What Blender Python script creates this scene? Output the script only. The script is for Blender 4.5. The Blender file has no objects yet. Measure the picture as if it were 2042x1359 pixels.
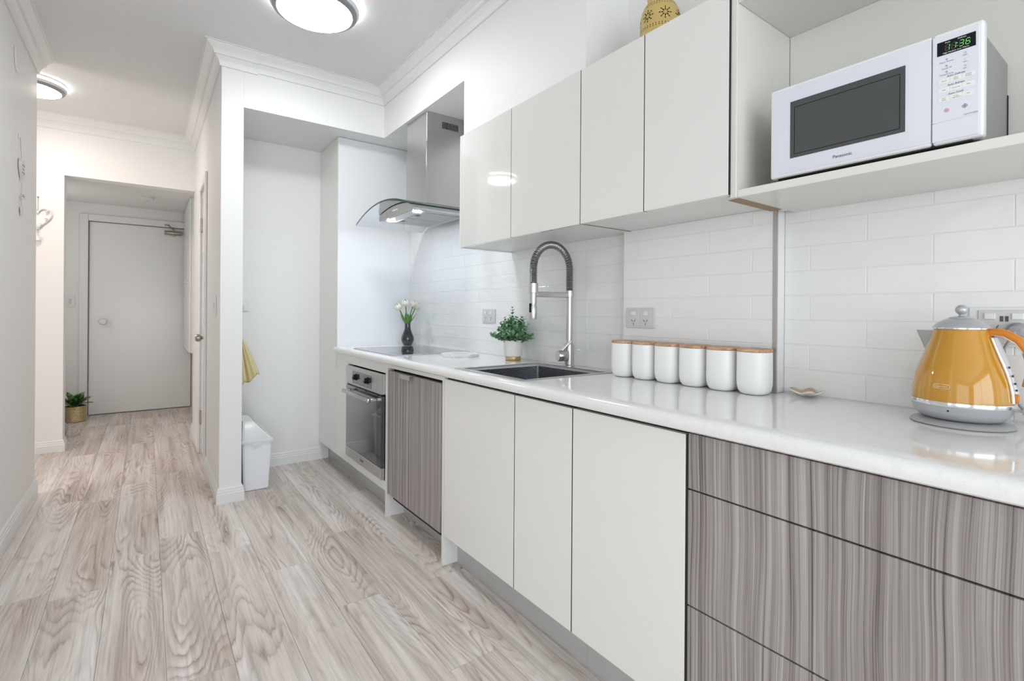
import bpy, bmesh, math, random
from mathutils import Vector, Matrix
random.seed(7)
R = math.radians
S = bpy.context.scene
COL = S.collection

# ------------------------------------------------------------------ camera
F_PX, YAW, V0, ROLL, CAM_H = 998.0, 0.6305, 623.25, 0.0069, 1.15
fw = Vector((math.sin(YAW), math.cos(YAW), 0)); r0 = Vector((math.cos(YAW), -math.sin(YAW), 0)); zz = Vector((0, 0, 1))
rt = r0*math.cos(ROLL) + zz*math.sin(ROLL); up = zz*math.cos(ROLL) - r0*math.sin(ROLL)
cam_d = bpy.data.cameras.new('camera'); cam = bpy.data.objects.new('camera', cam_d); COL.objects.link(cam)
cam_d.sensor_fit = 'HORIZONTAL'; cam_d.sensor_width = 36.0; cam_d.lens = 36.0*F_PX/2042.0
cam_d.shift_y = -(679.5-V0)/2042.0; cam_d.clip_start = 0.02; cam_d.clip_end = 60
m = Matrix.Identity(4)
for i in range(3):
    m[i][0], m[i][1], m[i][2] = rt[i], up[i], -fw[i]
m[2][3] = CAM_H
cam.matrix_world = m
S.camera = cam

# ------------------------------------------------------------------ world, daylight, added fill lamps, exposure
w = bpy.data.worlds.new('world'); S.world = w; w.use_nodes = True
bg = w.node_tree.nodes['Background']; bg.inputs[0].default_value = (0.80, 0.90, 1.0, 1); bg.inputs[1].default_value = 1.0
def area(name, loc, target, sx, sy, power, col):
    l = bpy.data.lights.new(name, 'AREA'); l.shape = 'RECTANGLE'; l.size = sx; l.size_y = sy; l.energy = power; l.color = col
    o = bpy.data.objects.new(name, l); COL.objects.link(o); o.location = loc
    o.rotation_euler = (Vector(target)-Vector(loc)).to_track_quat('-Z', 'Y').to_euler()
    return o
area('daylight_rear_window', (-0.7, -3.04, 1.25), (-0.7, 0, 1.25), 3.7, 2.2, 46, (0.93, 0.97, 1.0))
area('added_living_fill', (-3.36, -1.1, 1.3), (0, -1.1, 1.3), 2.4, 2.0, 13, (0.95, 0.98, 1.0))  # added unseen fill lamp, lifts the cabinet fronts from the left
area('added_entry_fill', (-0.965, 6.35, 1.25), (0.5, 6.75, 1.15), 0.7, 1.9, 3.3, (1.0, 0.97, 0.94))  # added unseen fill lamp, brightens the dim entry recess
area('added_hall_fill', (-1.93, 4.3, 1.3), (0.4, 5.6, 1.1), 1.0, 1.8, 16, (1.0, 0.96, 0.93))  # added unseen fill lamp, brightens the hall from its left side
vs = S.view_settings; vs.view_transform = 'Standard'; vs.look = 'None'; vs.gamma = 1.0; vs.use_curve_mapping = False; vs.exposure = 0.66
LAMP_MAIN, LAMP_HALL = 26.0, 28.0

# ------------------------------------------------------------------ helpers
W = {}
def finish(me, mat, smooth=40):
    if mat is not None: me.materials.append(mat)
    if smooth:
        me.shade_smooth(); me.set_sharp_from_angle(angle=R(smooth))
def obj(name, bm, mat, parent=None, smooth=40, org=None):
    """bm holds world coordinates; the object's origin goes to its own centre (or org)"""
    vs_ = [v.co for v in bm.verts]
    lo = Vector([min(v[i] for v in vs_) for i in range(3)]); hi = Vector([max(v[i] for v in vs_) for i in range(3)])
    c = Vector(org) if org else (lo+hi)/2
    for v in bm.verts: v.co -= c
    bmesh.ops.recalc_face_normals(bm, faces=bm.faces)
    me = bpy.data.meshes.new(name); bm.to_mesh(me); bm.free(); finish(me, mat, smooth)
    return link(name, me, c, parent)
def link(name, me, c, parent=None):
    o = bpy.data.objects.new(name, me); COL.objects.link(o)
    o.location = Vector(c) - (W[parent] if parent else Vector((0, 0, 0)))
    if parent: o.parent = parent
    W[o] = Vector(c)
    return o
def tag(o, label, cat, group=None):
    o['label'] = label; o['category'] = cat
    if group: o['group'] = group
    return o
def thing(name, label, cat, loc, group=None):
    o = bpy.data.objects.new(name, None); COL.objects.link(o); o.location = loc; o.empty_display_size = 0.05
    W[o] = Vector(loc)
    return tag(o, label, cat, group)
def dup(root, loc, label=None):
    r = root.copy(); COL.objects.link(r); r.location = loc; W[r] = Vector(loc)
    if label: r['label'] = label
    for ch in list(root.children):
        c = ch.copy(); COL.objects.link(c); c.parent = r
        for g in list(ch.children):
            d = g.copy(); COL.objects.link(d); d.parent = c
    return r
def struct(o): o['kind'] = 'structure'; return o
def abox(bm, x0, x1, y0, y1, z0, z1, bev=0.0, seg=1):
    x0, x1 = min(x0, x1), max(x0, x1); y0, y1 = min(y0, y1), max(y0, y1); z0, z1 = min(z0, z1), max(z0, z1)
    r = bmesh.ops.create_cube(bm, size=1.0)
    vs_ = r['verts']
    for v in vs_:
        v.co = Vector(((x0+x1)/2+v.co.x*(x1-x0), (y0+y1)/2+v.co.y*(y1-y0), (z0+z1)/2+v.co.z*(z1-z0)))
    if bev > 0:
        es = list({e for v in vs_ for e in v.link_edges})
        bmesh.ops.bevel(bm, geom=es, offset=bev, segments=seg, affect='EDGES', profile=0.5)
    return bm
def box(name, x0, x1, y0, y1, z0, z1, mat, parent=None, bev=0.0, seg=1):
    o = obj(name, abox(bmesh.new(), x0, x1, y0, y1, z0, z1, bev, seg), mat, parent, 60 if bev >= 0.003 else 0)
    if bev >= 0.003: wn = o.modifiers.new('normals', 'WEIGHTED_NORMAL'); wn.keep_sharp = True; wn.weight = 100
    return o
def alathe(bm, prof, c=(0, 0, 0), n=32, sq=None):
    """profile of (r, z); sq = superellipse exponent"""
    rings = []
    for r, z in prof:
        if r < 1e-6: rings.append([bm.verts.new((c[0], c[1], c[2]+z))]); continue
        ring = []
        for i in range(n):
            a = 2*math.pi*i/n; ca, sa = math.cos(a), math.sin(a); k = 1.0
            if sq: k = (abs(ca)**sq+abs(sa)**sq)**(-1.0/sq)
            ring.append(bm.verts.new((c[0]+r*k*ca, c[1]+r*k*sa, c[2]+z)))
        rings.append(ring)
    for a, b in zip(rings, rings[1:]):
        for i in range(n):
            j = (i+1) % n
            if len(a) == 1 and len(b) == 1: break
            if len(a) == 1: bm.faces.new((a[0], b[i], b[j]))
            elif len(b) == 1: bm.faces.new((a[i], a[j], b[0]))
            else: bm.faces.new((a[i], a[j], b[j], b[i]))
    return bm
def lathe(name, prof, c, mat, parent=None, n=32, sq=None, smooth=40, axis=None):
    bm = alathe(bmesh.new(), prof, (0, 0, 0), n, sq)
    if axis:
        q = Vector((0, 0, 1)).rotation_difference(Vector(axis)).to_matrix()
        for v in bm.verts: v.co = q @ v.co
    for v in bm.verts: v.co += Vector(c)
    return obj(name, bm, mat, parent, smooth)
def atube(bm, pts, rad, n=10, cap=True):
    pts = [Vector(p) for p in pts]; k = len(pts)
    rads = rad if isinstance(rad, (list, tuple)) else [rad]*k
    t0 = (pts[1]-pts[0]).normalized(); nrm = t0.orthogonal().normalized(); rings = []
    for i, p in enumerate(pts):
        t = ((pts[min(i+1, k-1)]-pts[max(i-1, 0)])).normalized()
        nrm = (nrm - t*nrm.dot(t)).normalized(); b = t.cross(nrm)
        rings.append([bm.verts.new(p+(nrm*math.cos(2*math.pi*j/n)+b*math.sin(2*math.pi*j/n))*rads[i]) for j in range(n)])
    for a, b in zip(rings, rings[1:]):
        for j in range(n): bm.faces.new((a[j], a[(j+1) % n], b[(j+1) % n], b[j]))
    if cap:
        bm.faces.new(list(reversed(rings[0]))); bm.faces.new(rings[-1])
    return bm
def tube(name, pts, rad, mat, parent=None, n=10): return obj(name, atube(bmesh.new(), pts, rad, n), mat, parent, 60)
def aprism(bm, poly, axis, a, b):
    """extrude a 2D polygon along 'x','y' or 'z' from a to b"""
    def mk(p, t): return {'x': (t, p[0], p[1]), 'y': (p[0], t, p[1]), 'z': (p[0], p[1], t)}[axis]
    A = [bm.verts.new(mk(p, a)) for p in poly]; B = [bm.verts.new(mk(p, b)) for p in poly]; n = len(poly)
    bm.faces.new(A); bm.faces.new(list(reversed(B)))
    for i in range(n): bm.faces.new((A[i], A[(i+1) % n], B[(i+1) % n], B[i]))
    return bm
def prism(name, poly, axis, a, b, mat, parent=None, smooth=40): return obj(name, aprism(bmesh.new(), poly, axis, a, b), mat, parent, smooth)
def sweep(name, prof, path, mat, parent=None):
    """prof: (offset from wall, z); path in XY with the room on its left; mitred"""
    n = len(path); bm = bmesh.new(); rings = []
    for i in range(n):
        p = Vector(path[i]); ns = []
        if i > 0: d = (p-Vector(path[i-1])).normalized(); ns.append(Vector((-d.y, d.x)))
        if i < n-1: d = (Vector(path[i+1])-p).normalized(); ns.append(Vector((-d.y, d.x)))
        mm = ns[0] if len(ns) == 1 else (ns[0]+ns[1])/(1+ns[0].dot(ns[1]))
        rings.append([bm.verts.new((p.x+mm.x*o, p.y+mm.y*o, z)) for o, z in prof])
    k = len(prof)
    for a, b in zip(rings, rings[1:]):
        for j in range(k): bm.faces.new((a[j], a[(j+1) % k], b[(j+1) % k], b[j]))
    bm.faces.new(rings[0]); bm.faces.new(list(reversed(rings[-1])))
    return obj(name, bm, mat, parent, 14)
def text(name, s, c, xd, yd, size, mat, parent, align='CENTER', depth=0.0003, sx=1.0, shear=0.0):
    cu = bpy.data.curves.new('t', 'FONT'); cu.body = s; cu.size = size; cu.align_x = align; cu.align_y = 'CENTER'; cu.extrude = depth; cu.resolution_u = 3; cu.shear = shear
    to = bpy.data.objects.new('t', cu); COL.objects.link(to)
    bpy.context.view_layer.update()
    me = bpy.data.meshes.new_from_object(to.evaluated_get(bpy.context.evaluated_depsgraph_get()))
    bpy.data.objects.remove(to); bpy.data.curves.remove(cu)
    xd = Vector(xd).normalized(); yd = Vector(yd).normalized(); nd = xd.cross(yd)
    for v in me.vertices: v.co = xd*v.co.x*sx + yd*v.co.y + nd*v.co.z
    me.name = name; me.materials.clear(); me.materials.append(mat)
    return link(name, me, c, parent)
LX, LZ = (0, -1, 0), (0, 0, 1)            # writing on faces that look towards -X

# ------------------------------------------------------------------ materials
def lin(r, g, b):
    f = lambda v: (v/255/12.92) if v/255 <= 0.04045 else ((v/255+0.055)/1.055)**2.4
    return (f(r), f(g), f(b), 1)
def mat(name, col, rough=0.5, metal=0.0, coat=0.0, spec=0.5, bump=None, emit=None, trans=0.0, ior=1.45):
    m = bpy.data.materials.new(name); m.use_nodes = True; nt = m.node_tree; b = nt.nodes['Principled BSDF']
    b.inputs['Base Color'].default_value = col; b.inputs['Roughness'].default_value = rough; b.inputs['Metallic'].default_value = metal
    b.inputs['Coat Weight'].default_value = coat; b.inputs['Coat Roughness'].default_value = 0.04; b.inputs['Specular IOR Level'].default_value = spec
    b.inputs['Transmission Weight'].default_value = trans; b.inputs['IOR'].default_value = ior
    if emit:
        b.inputs['Emission Color'].default_value = emit[0]; b.inputs['Emission Strength'].default_value = emit[1]
    if bump:
        sc, st, vec = bump
        g = nt.nodes.new('ShaderNodeNewGeometry'); mp = nt.nodes.new('ShaderNodeMapping'); mp.inputs['Scale'].default_value = vec
        n = nt.nodes.new('ShaderNodeTexNoise'); n.inputs['Scale'].default_value = sc; n.inputs['Detail'].default_value = 3
        bp = nt.nodes.new('ShaderNodeBump'); bp.inputs['Strength'].default_value = st; bp.inputs['Distance'].default_value = 0.01
        nt.links.new(g.outputs['Position'], mp.inputs[0]); nt.links.new(mp.outputs[0], n.inputs['Vector']); nt.links.new(n.outputs['Fac'], bp.inputs['Height']); nt.links.new(bp.outputs[0], b.inputs['Normal'])
    return m
def ramp(nt, stops):
    r = nt.nodes.new('ShaderNodeValToRGB'); e = r.color_ramp.elements
    while len(e) < len(stops): e.new(0.5)
    for i, (p, c) in enumerate(stops): e[i].position = p; e[i].color = c
    return r
def noise(nt, vec, scale, detail=2, rough=0.5, dist=0.0):
    n = nt.nodes.new('ShaderNodeTexNoise'); n.inputs['Scale'].default_value = scale; n.inputs['Detail'].default_value = detail
    n.inputs['Roughness'].default_value = rough; n.inputs['Distortion'].default_value = dist
    nt.links.new(vec, n.inputs['Vector']); return n
def mapping(nt, vec, scale):
    mp = nt.nodes.new('ShaderNodeMapping'); mp.inputs['Scale'].default_value = scale; nt.links.new(vec, mp.inputs[0]); return mp.outputs[0]
def mixc(nt, fac, a, b, blend='MIX'):
    n = nt.nodes.new('ShaderNodeMix'); n.data_type = 'RGBA'; n.blend_type = blend
    for s, v in ((n.inputs[0], fac), (n.inputs[6], a), (n.inputs[7], b)):
        if isinstance(v, (int, float)): s.default_value = v
        elif isinstance(v, tuple): s.default_value = v
        else: nt.links.new(v, s)
    return n.outputs[2]
def math_(nt, op, a, b=None):
    n = nt.nodes.new('ShaderNodeMath'); n.operation = op
    for s, v in ((n.inputs[0], a), (n.inputs[1], b)):
        if v is None: continue
        if isinstance(v, (int, float)): s.default_value = v
        else: nt.links.new(v, s)
    return n.outputs[0]

M = {}
M['wall'] = mat('wall_paint', (0.86, 0.86, 0.845, 1), 0.55, bump=(260, 0.03, (1, 1, 1)))
M['wall_white'] = mat('white_panel', (0.84, 0.85, 0.87, 1), 0.35)
M['trim'] = mat('trim_paint', (0.83, 0.83, 0.82, 1), 0.35)
M['ceiling'] = mat('ceiling_stipple', (0.82, 0.82, 0.815, 1), 0.8, bump=(190, 0.35, (1, 1, 1)))
M['door'] = mat('door_gloss_paint', (0.86, 0.86, 0.845, 1), 0.22, bump=(16, 0.10, (1, 1, 0.35)))
M['cream'] = mat('cream_gloss', (0.87, 0.865, 0.82, 1), 0.18, coat=0.35)
M['upper'] = mat('white_gloss', (0.80, 0.795, 0.765, 1), 0.05, coat=0.3)
M['carcass'] = mat('white_melamine', (0.82, 0.82, 0.80, 1), 0.35)
M['niche'] = mat('warm_melamine', (0.76, 0.755, 0.71, 1), 0.30)
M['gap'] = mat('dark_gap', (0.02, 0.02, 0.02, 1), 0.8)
M['raw'] = mat('raw_chipboard', lin(168, 143, 118), 0.9, bump=(240, 0.5, (1, 1, 1)))
M['kick'] = mat('grey_kickboard', lin(196, 197, 197), 0.35, metal=0.2)
M['steel'] = mat('brushed_steel', (0.60, 0.59, 0.58, 1), 0.30, metal=1.0, bump=(90, 0.05, (1, 1, 14)))
M['steel_hood'] = mat('hood_steel', (0.56, 0.555, 0.545, 1), 0.34, metal=1.0, bump=(120, 0.06, (1, 1, 0.05)))
M['chrome'] = mat('chrome', (0.82, 0.82, 0.83, 1), 0.08, metal=1.0)
M['nickel'] = mat('satin_nickel', (0.42, 0.39, 0.35, 1), 0.28, metal=1.0)
M['spring'] = mat('spring_steel', (0.42, 0.42, 0.41, 1), 0.32, metal=1.0)
M['sinksteel'] = mat('sink_steel', (0.34, 0.35, 0.37, 1), 0.25, metal=1.0, bump=(140, 0.12, (1, 1, 1)))
M['black'] = mat('black_plastic', (0.008, 0.008, 0.009, 1), 0.3, spec=0.2)
M['blackglass'] = mat('black_glass', (0.012, 0.013, 0.016, 1), 0.03, coat=0.6)
M['ovenglass'] = mat('oven_glass', (0.035, 0.04, 0.045, 1), 0.03, coat=1.0, spec=0.9)
M['grout'] = mat('white_grout', (0.80, 0.80, 0.79, 1), 0.8)
M['plastic'] = mat('white_plastic', (0.82, 0.82, 0.82, 1), 0.28)
M['binplastic'] = mat('bin_plastic', (0.90, 0.915, 0.95, 1), 0.32)
M['plate'] = mat('socket_plate_grey', (0.66, 0.66, 0.67, 1), 0.3)
M['slot'] = mat('socket_slot', (0.10, 0.10, 0.11, 1), 0.6)
M['greyplug'] = mat('grey_plug', (0.34, 0.35, 0.37, 1), 0.4)
M['micro'] = mat('microwave_white', (0.83, 0.83, 0.84, 1), 0.25)
M['micropanel'] = mat('microwave_panel', (0.73, 0.75, 0.82, 1), 0.08, coat=0.7)
M['microwin'] = mat('microwave_window', (0.055, 0.06, 0.062, 1), 0.06, coat=0.8)
M['microside'] = mat('microwave_casing', (0.36, 0.36, 0.36, 1), 0.35, metal=0.3)
M['ink'] = mat('print_ink', (0.05, 0.05, 0.06, 1), 0.5)
M['inkgrey'] = mat('print_grey', (0.30, 0.30, 0.32, 1), 0.5)
M['inkred'] = mat('print_red', (0.55, 0.10, 0.12, 1), 0.5)
M['button'] = mat('button_print', (0.84, 0.84, 0.81, 1), 0.4)
M['led'] = mat('led_green', (0.05, 0.2, 0.05, 1), 0.4, emit=((0.25, 0.9, 0.25, 1), 0.55))
M['ledoff'] = mat('led_ghost', (0.12, 0.11, 0.13, 1), 0.4)
M['ledtxt'] = mat('led_white', (0.8, 0.8, 0.85, 1), 0.4)
M['navy'] = mat('navy_ceramic', (0.006, 0.009, 0.018, 1), 0.05, coat=1.0)
M['petal'] = mat('tulip_petal', (0.86, 0.83, 0.70, 1), 0.5)
M['tulipgreen'] = mat('tulip_green', (0.13, 0.30, 0.07, 1), 0.45)
M['euca'] = mat('eucalyptus_leaf', (0.12, 0.29, 0.13, 1), 0.5)
M['euca2'] = mat('eucalyptus_leaf_pale', (0.28, 0.46, 0.27, 1), 0.5)
M['stem'] = mat('plant_stem', (0.16, 0.22, 0.09, 1), 0.6)
M['soil'] = mat('soil', (0.03, 0.022, 0.016, 1), 0.9)
M['ceramic'] = mat('white_ceramic', (0.90, 0.90, 0.89, 1), 0.32, bump=(40, 0.05, (1, 1, 1)))
M['potceramic'] = mat('pot_ceramic', (0.80, 0.79, 0.76, 1), 0.4, bump=(60, 0.08, (1, 1, 1)))
M['gold'] = mat('gold_band', (0.66, 0.50, 0.26, 1), 0.3, metal=1.0)
M['goldpot'] = mat('hammered_gold', (0.62, 0.50, 0.30, 1), 0.25, metal=1.0, bump=(55, 1.0, (1, 1, 2.2)))
M['silverpot'] = mat('mottled_silver', (0.55, 0.55, 0.57, 1), 0.3, metal=0.8, bump=(120, 1.0, (1, 1, 1)))
M['yellow'] = mat('kettle_yellow', (0.55, 0.265, 0.018, 1), 0.10, coat=0.8)
M['orange'] = mat('handle_orange', (0.68, 0.23, 0.02, 1), 0.25, coat=0.3)
M['kgrey'] = mat('kettle_grey', (0.50, 0.51, 0.54, 1), 0.3, metal=0.4)
M['kbase'] = mat('kettle_base_grey', (0.42, 0.42, 0.42, 1), 0.35, metal=0.2)
M['cream_badge'] = mat('badge_cream', (0.80, 0.70, 0.45, 1), 0.35)
M['spout'] = mat('polished_spout', (0.80, 0.80, 0.79, 1), 0.3, metal=0.25)
M['gauge'] = mat('gauge_plastic', (0.60, 0.61, 0.62, 1), 0.15, coat=0.5)
M['mustard'] = mat('mustard_ceramic', (0.58, 0.43, 0.15, 1), 0.45)
M['hole'] = mat('pierced_dark', (0.05, 0.03, 0.012, 1), 0.8)
M['towel'] = mat('yellow_cloth', lin(236, 222, 172), 0.9, bump=(300, 0.5, (1, 1, 1)))
M['shell'] = mat('shell_peach', (0.66, 0.43, 0.25, 1), 0.3, coat=0.4)
M['shellwhite'] = mat('shell_white', (0.84, 0.80, 0.74, 1), 0.3)
M['deco'] = mat('white_tin', (0.74, 0.74, 0.73, 1), 0.4)
M['string'] = mat('string', (0.45, 0.43, 0.40, 1), 0.9)
M['lampring'] = mat('lamp_ring', (0.80, 0.80, 0.81, 1), 0.3)
M['lampgrey'] = mat('lamp_grey_ring', (0.32, 0.33, 0.34, 1), 0.35, metal=0.4)
M['lamp'] = mat('lamp_diffuser_cool', (0.9, 0.9, 0.9, 1), 0.4, emit=((0.96, 0.98, 1.0, 1), LAMP_MAIN))
M['lampw'] = mat('lamp_diffuser_warm', (0.9, 0.9, 0.9, 1), 0.4, emit=((1.0, 0.84, 0.77, 1), LAMP_HALL))
M['halo'] = mat('lamp_halo', (0.9, 0.9, 0.9, 1), 0.4, emit=((0.97, 0.98, 1.0, 1), 5.0))
M['hoodlamp'] = mat('hood_lamp', (0.9, 0.9, 0.9, 1), 0.4, emit=((0.74, 0.86, 1.0, 1), 120.0))
M['glassedge'] = mat('glass_edge', (0.012, 0.045, 0.04, 1), 0.1)
M['alum'] = mat('aluminium_trim', (0.52, 0.51, 0.50, 1), 0.35, metal=0.8)

def pane():
    m = bpy.data.materials.new('clear_glass'); m.use_nodes = True; nt = m.node_tree; nt.nodes.clear()
    o = nt.nodes.new('ShaderNodeOutputMaterial'); mx = nt.nodes.new('ShaderNodeMixShader'); f = nt.nodes.new('ShaderNodeFresnel'); f.inputs[0].default_value = 1.4
    t = nt.nodes.new('ShaderNodeBsdfTransparent'); t.inputs[0].default_value = (0.93, 0.965, 0.95, 1); g = nt.nodes.new('ShaderNodeBsdfGlossy'); g.inputs['Roughness'].default_value = 0.02
    nt.links.new(f.outputs[0], mx.inputs[0]); nt.links.new(t.outputs[0], mx.inputs[1]); nt.links.new(g.outputs[0], mx.inputs[2]); nt.links.new(mx.outputs[0], o.inputs[0])
    return m
M['glass'] = pane()

def tile_mat():
    m = mat('glossy_wall_tile', (0.84, 0.85, 0.85, 1), 0.07, coat=0.3); nt = m.node_tree; b = nt.nodes['Principled BSDF']
    g = nt.nodes.new('ShaderNodeNewGeometry'); oi = nt.nodes.new('ShaderNodeObjectInfo')
    add = nt.nodes.new('ShaderNodeVectorMath'); add.operation = 'ADD'
    sc = nt.nodes.new('ShaderNodeVectorMath'); sc.operation = 'SCALE'; sc.inputs[0].default_value = (7, 3, 5)
    nt.links.new(oi.outputs['Random'], sc.inputs['Scale']); nt.links.new(g.outputs['Position'], add.inputs[0]); nt.links.new(sc.outputs[0], add.inputs[1])
    n = noise(nt, mapping(nt, add.outputs[0], (1, 1, 2.2)), 9, 1.5)
    bp = nt.nodes.new('ShaderNodeBump'); bp.inputs['Strength'].default_value = 0.38; bp.inputs['Distance'].default_value = 0.012
    nt.links.new(n.outputs['Fac'], bp.inputs['Height']); nt.links.new(bp.outputs[0], b.inputs['Normal'])
    c = mixc(nt, oi.outputs['Random'], (0.855, 0.855, 0.85, 1), (0.88, 0.88, 0.87, 1)); nt.links.new(c, b.inputs['Base Color'])
    return m
M['tile'] = tile_mat()

def quartz():
    m = mat('white_quartz', (0.8, 0.8, 0.79, 1), 0.09, coat=0.2); nt = m.node_tree; b = nt.nodes['Principled BSDF']
    g = nt.nodes.new('ShaderNodeNewGeometry')
    n = noise(nt, g.outputs['Position'], 7, 6, 0.6, 1.5); n2 = noise(nt, g.outputs['Position'], 260, 2)
    r1 = ramp(nt, [(0.47, (0.87, 0.87, 0.865, 1)), (0.5, (0.845, 0.84, 0.835, 1)), (0.53, (0.87, 0.87, 0.865, 1))])
    r2 = ramp(nt, [(0.28, (0.95, 0.945, 0.94, 1)), (0.42, (1, 1, 1, 1))])
    nt.links.new(n.outputs['Fac'], r1.inputs[0]); nt.links.new(n2.outputs['Fac'], r2.inputs[0])
    nt.links.new(mixc(nt, 1.0, r1.outputs[0], r2.outputs[0], 'MULTIPLY'), b.inputs['Base Color'])
    return m
M['quartz'] = quartz()

def marble():
    m = mat('white_marble', (0.82, 0.82, 0.81, 1), 0.2); nt = m.node_tree; b = nt.nodes['Principled BSDF']
    g = nt.nodes.new('ShaderNodeNewGeometry'); n = noise(nt, g.outputs['Position'], 22, 5, 0.6, 2.0)
    r1 = ramp(nt, [(0.46, (0.83, 0.83, 0.82, 1)), (0.5, (0.62, 0.61, 0.60, 1)), (0.54, (0.83, 0.83, 0.82, 1))])
    nt.links.new(n.outputs['Fac'], r1.inputs[0]); nt.links.new(r1.outputs[0], b.inputs['Base Color']); return m
M['marble'] = marble()

def laminate():
    m = mat('grey_timber_laminate', (0.4, 0.37, 0.36, 1), 0.42); nt = m.node_tree; b = nt.nodes['Principled BSDF']
    g = nt.nodes.new('ShaderNodeNewGeometry'); p = g.outputs['Position']
    warp = noise(nt, mapping(nt, p, (1, 3, 1.4)), 1.6, 1)
    va = nt.nodes.new('ShaderNodeVectorMath'); va.operation = 'MULTIPLY_ADD'; va.inputs[1].default_value = (0, 0.035, 0)
    nt.links.new(warp.outputs['Color'], va.inputs[0]); nt.links.new(p, va.inputs[2]); q = va.outputs[0]
    n1 = noise(nt, mapping(nt, q, (1, 34, 0.22)), 1.0, 2, 0.5)
    n2 = noise(nt, mapping(nt, q, (1, 120, 0.45)), 1.0, 3, 0.6)
    n3 = noise(nt, mapping(nt, q, (1, 480, 2.2)), 1.0, 2, 0.6)
    s = math_(nt, 'ADD', math_(nt, 'MULTIPLY', n1.outputs['Fac'], 0.30), math_(nt, 'ADD', math_(nt, 'MULTIPLY', n2.outputs['Fac'], 0.42), math_(nt, 'MULTIPLY', n3.outputs['Fac'], 0.28)))
    r1 = ramp(nt, [(0.37, lin(78, 70, 67)), (0.45, lin(138, 130, 127)), (0.53, lin(166, 159, 157)), (0.64, lin(196, 190, 188))])
    nt.links.new(s, r1.inputs[0]); nt.links.new(r1.outputs[0], b.inputs['Base Color'])
    return m
M['laminate'] = laminate()

def floorwood():
    m = mat('pale_oak_vinyl', (0.5, 0.45, 0.42, 1), 0.42); nt = m.node_tree; b = nt.nodes['Principled BSDF']
    g = nt.nodes.new('ShaderNodeNewGeometry'); oi = nt.nodes.new('ShaderNodeObjectInfo')
    sc = nt.nodes.new('ShaderNodeVectorMath'); sc.operation = 'SCALE'; sc.inputs[0].default_value = (31, 17, 53); nt.links.new(oi.outputs['Random'], sc.inputs['Scale'])
    ad = nt.nodes.new('ShaderNodeVectorMath'); ad.operation = 'ADD'; nt.links.new(g.outputs['Position'], ad.inputs[0]); nt.links.new(sc.outputs[0], ad.inputs[1]); p = ad.outputs[0]
    big = noise(nt, mapping(nt, p, (5.6, 0.85, 5)), 1.0, 1.2, 0.4, 0.25)
    wob = noise(nt, mapping(nt, p, (30, 3.2, 5)), 1.0, 3, 0.6)
    ph = math_(nt, 'ADD', math_(nt, 'MULTIPLY', big.outputs['Fac'], 27.0), math_(nt, 'MULTIPLY', wob.outputs['Fac'], 1.7))
    fr = math_(nt, 'FRACT', ph)
    line = ramp(nt, [(0.0, (0.15, 0.15, 0.15, 1)), (0.12, (0.5, 0.5, 0.5, 1)), (0.40, (0.85, 0.85, 0.85, 1)), (0.7, (1, 1, 1, 1)), (0.90, (0.8, 0.8, 0.8, 1)), (1.0, (0.2, 0.2, 0.2, 1))]); nt.links.new(fr, line.inputs[0])
    patch = noise(nt, mapping(nt, p, (11, 1.6, 5)), 1.0, 3, 0.6)
    pr = ramp(nt, [(0.40, (0.0, 0.0, 0.0, 1)), (0.66, (1, 1, 1, 1))]); nt.links.new(patch.outputs['Fac'], pr.inputs[0])
    fine = noise(nt, mapping(nt, p, (120, 2.6, 5)), 1.0, 5, 0.7, 0.3)
    fr2 = ramp(nt, [(0.28, (0.74, 0.73, 0.72, 1)), (0.5, (0.97, 0.97, 0.97, 1)), (0.72, (1.08, 1.08, 1.08, 1))]); nt.links.new(fine.outputs['Fac'], fr2.inputs[0])
    mid = noise(nt, mapping(nt, p, (26, 0.9, 5)), 1.0, 4, 0.62, 0.5)
    mr = ramp(nt, [(0.36, (0.80, 0.785, 0.77, 1)), (0.5, (1, 1, 1, 1)), (0.66, (1.10, 1.10, 1.11, 1))]); nt.links.new(mid.outputs['Fac'], mr.inputs[0])
    tone = noise(nt, mapping(nt, p, (4, 0.7, 5)), 1.0, 2)
    tr = ramp(nt, [(0.32, lin(211, 198, 188)), (0.5, lin(226, 217, 210)), (0.68, lin(237, 232, 228))]); nt.links.new(tone.outputs['Fac'], tr.inputs[0])
    lc = mixc(nt, math_(nt, 'MULTIPLY', pr.outputs[0], 1.0), (1, 1, 1, 1), mixc(nt, line.outputs[0], lin(166, 150, 141), (1.06, 1.04, 1.04, 1)))
    c = mixc(nt, 1.0, tr.outputs[0], lc, 'MULTIPLY'); c = mixc(nt, 1.0, c, fr2.outputs[0], 'MULTIPLY'); c = mixc(nt, 1.0, c, mr.outputs[0], 'MULTIPLY')
    hv = mixc(nt, oi.outputs['Random'], (0.95, 0.95, 0.95, 1), (1.04, 1.04, 1.05, 1)); c = mixc(nt, 1.0, c, hv, 'MULTIPLY')
    nt.links.new(c, b.inputs['Base Color'])
    bp = nt.nodes.new('ShaderNodeBump'); bp.inputs['Strength'].default_value = 0.10; bp.inputs['Distance'].default_value = 0.002
    nt.links.new(fine.outputs['Fac'], bp.inputs['Height']); nt.links.new(bp.outputs[0], b.inputs['Normal'])
    return m
M['floor'] = floorwood()

def wood(name, a, b_, axis):
    m = mat(name, a, 0.5); nt = m.node_tree; b = nt.nodes['Principled BSDF']; g = nt.nodes.new('ShaderNodeNewGeometry')
    n = noise(nt, mapping(nt, g.outputs['Position'], axis), 1.0, 3, 0.6); r1 = ramp(nt, [(0.35, a), (0.65, b_)])
    nt.links.new(n.outputs['Fac'], r1.inputs[0]); nt.links.new(r1.outputs[0], b.inputs['Base Color']); return m
M['lid'] = wood('lid_acacia', lin(172, 130, 98), lin(212, 176, 144), (160, 14, 60))

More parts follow.
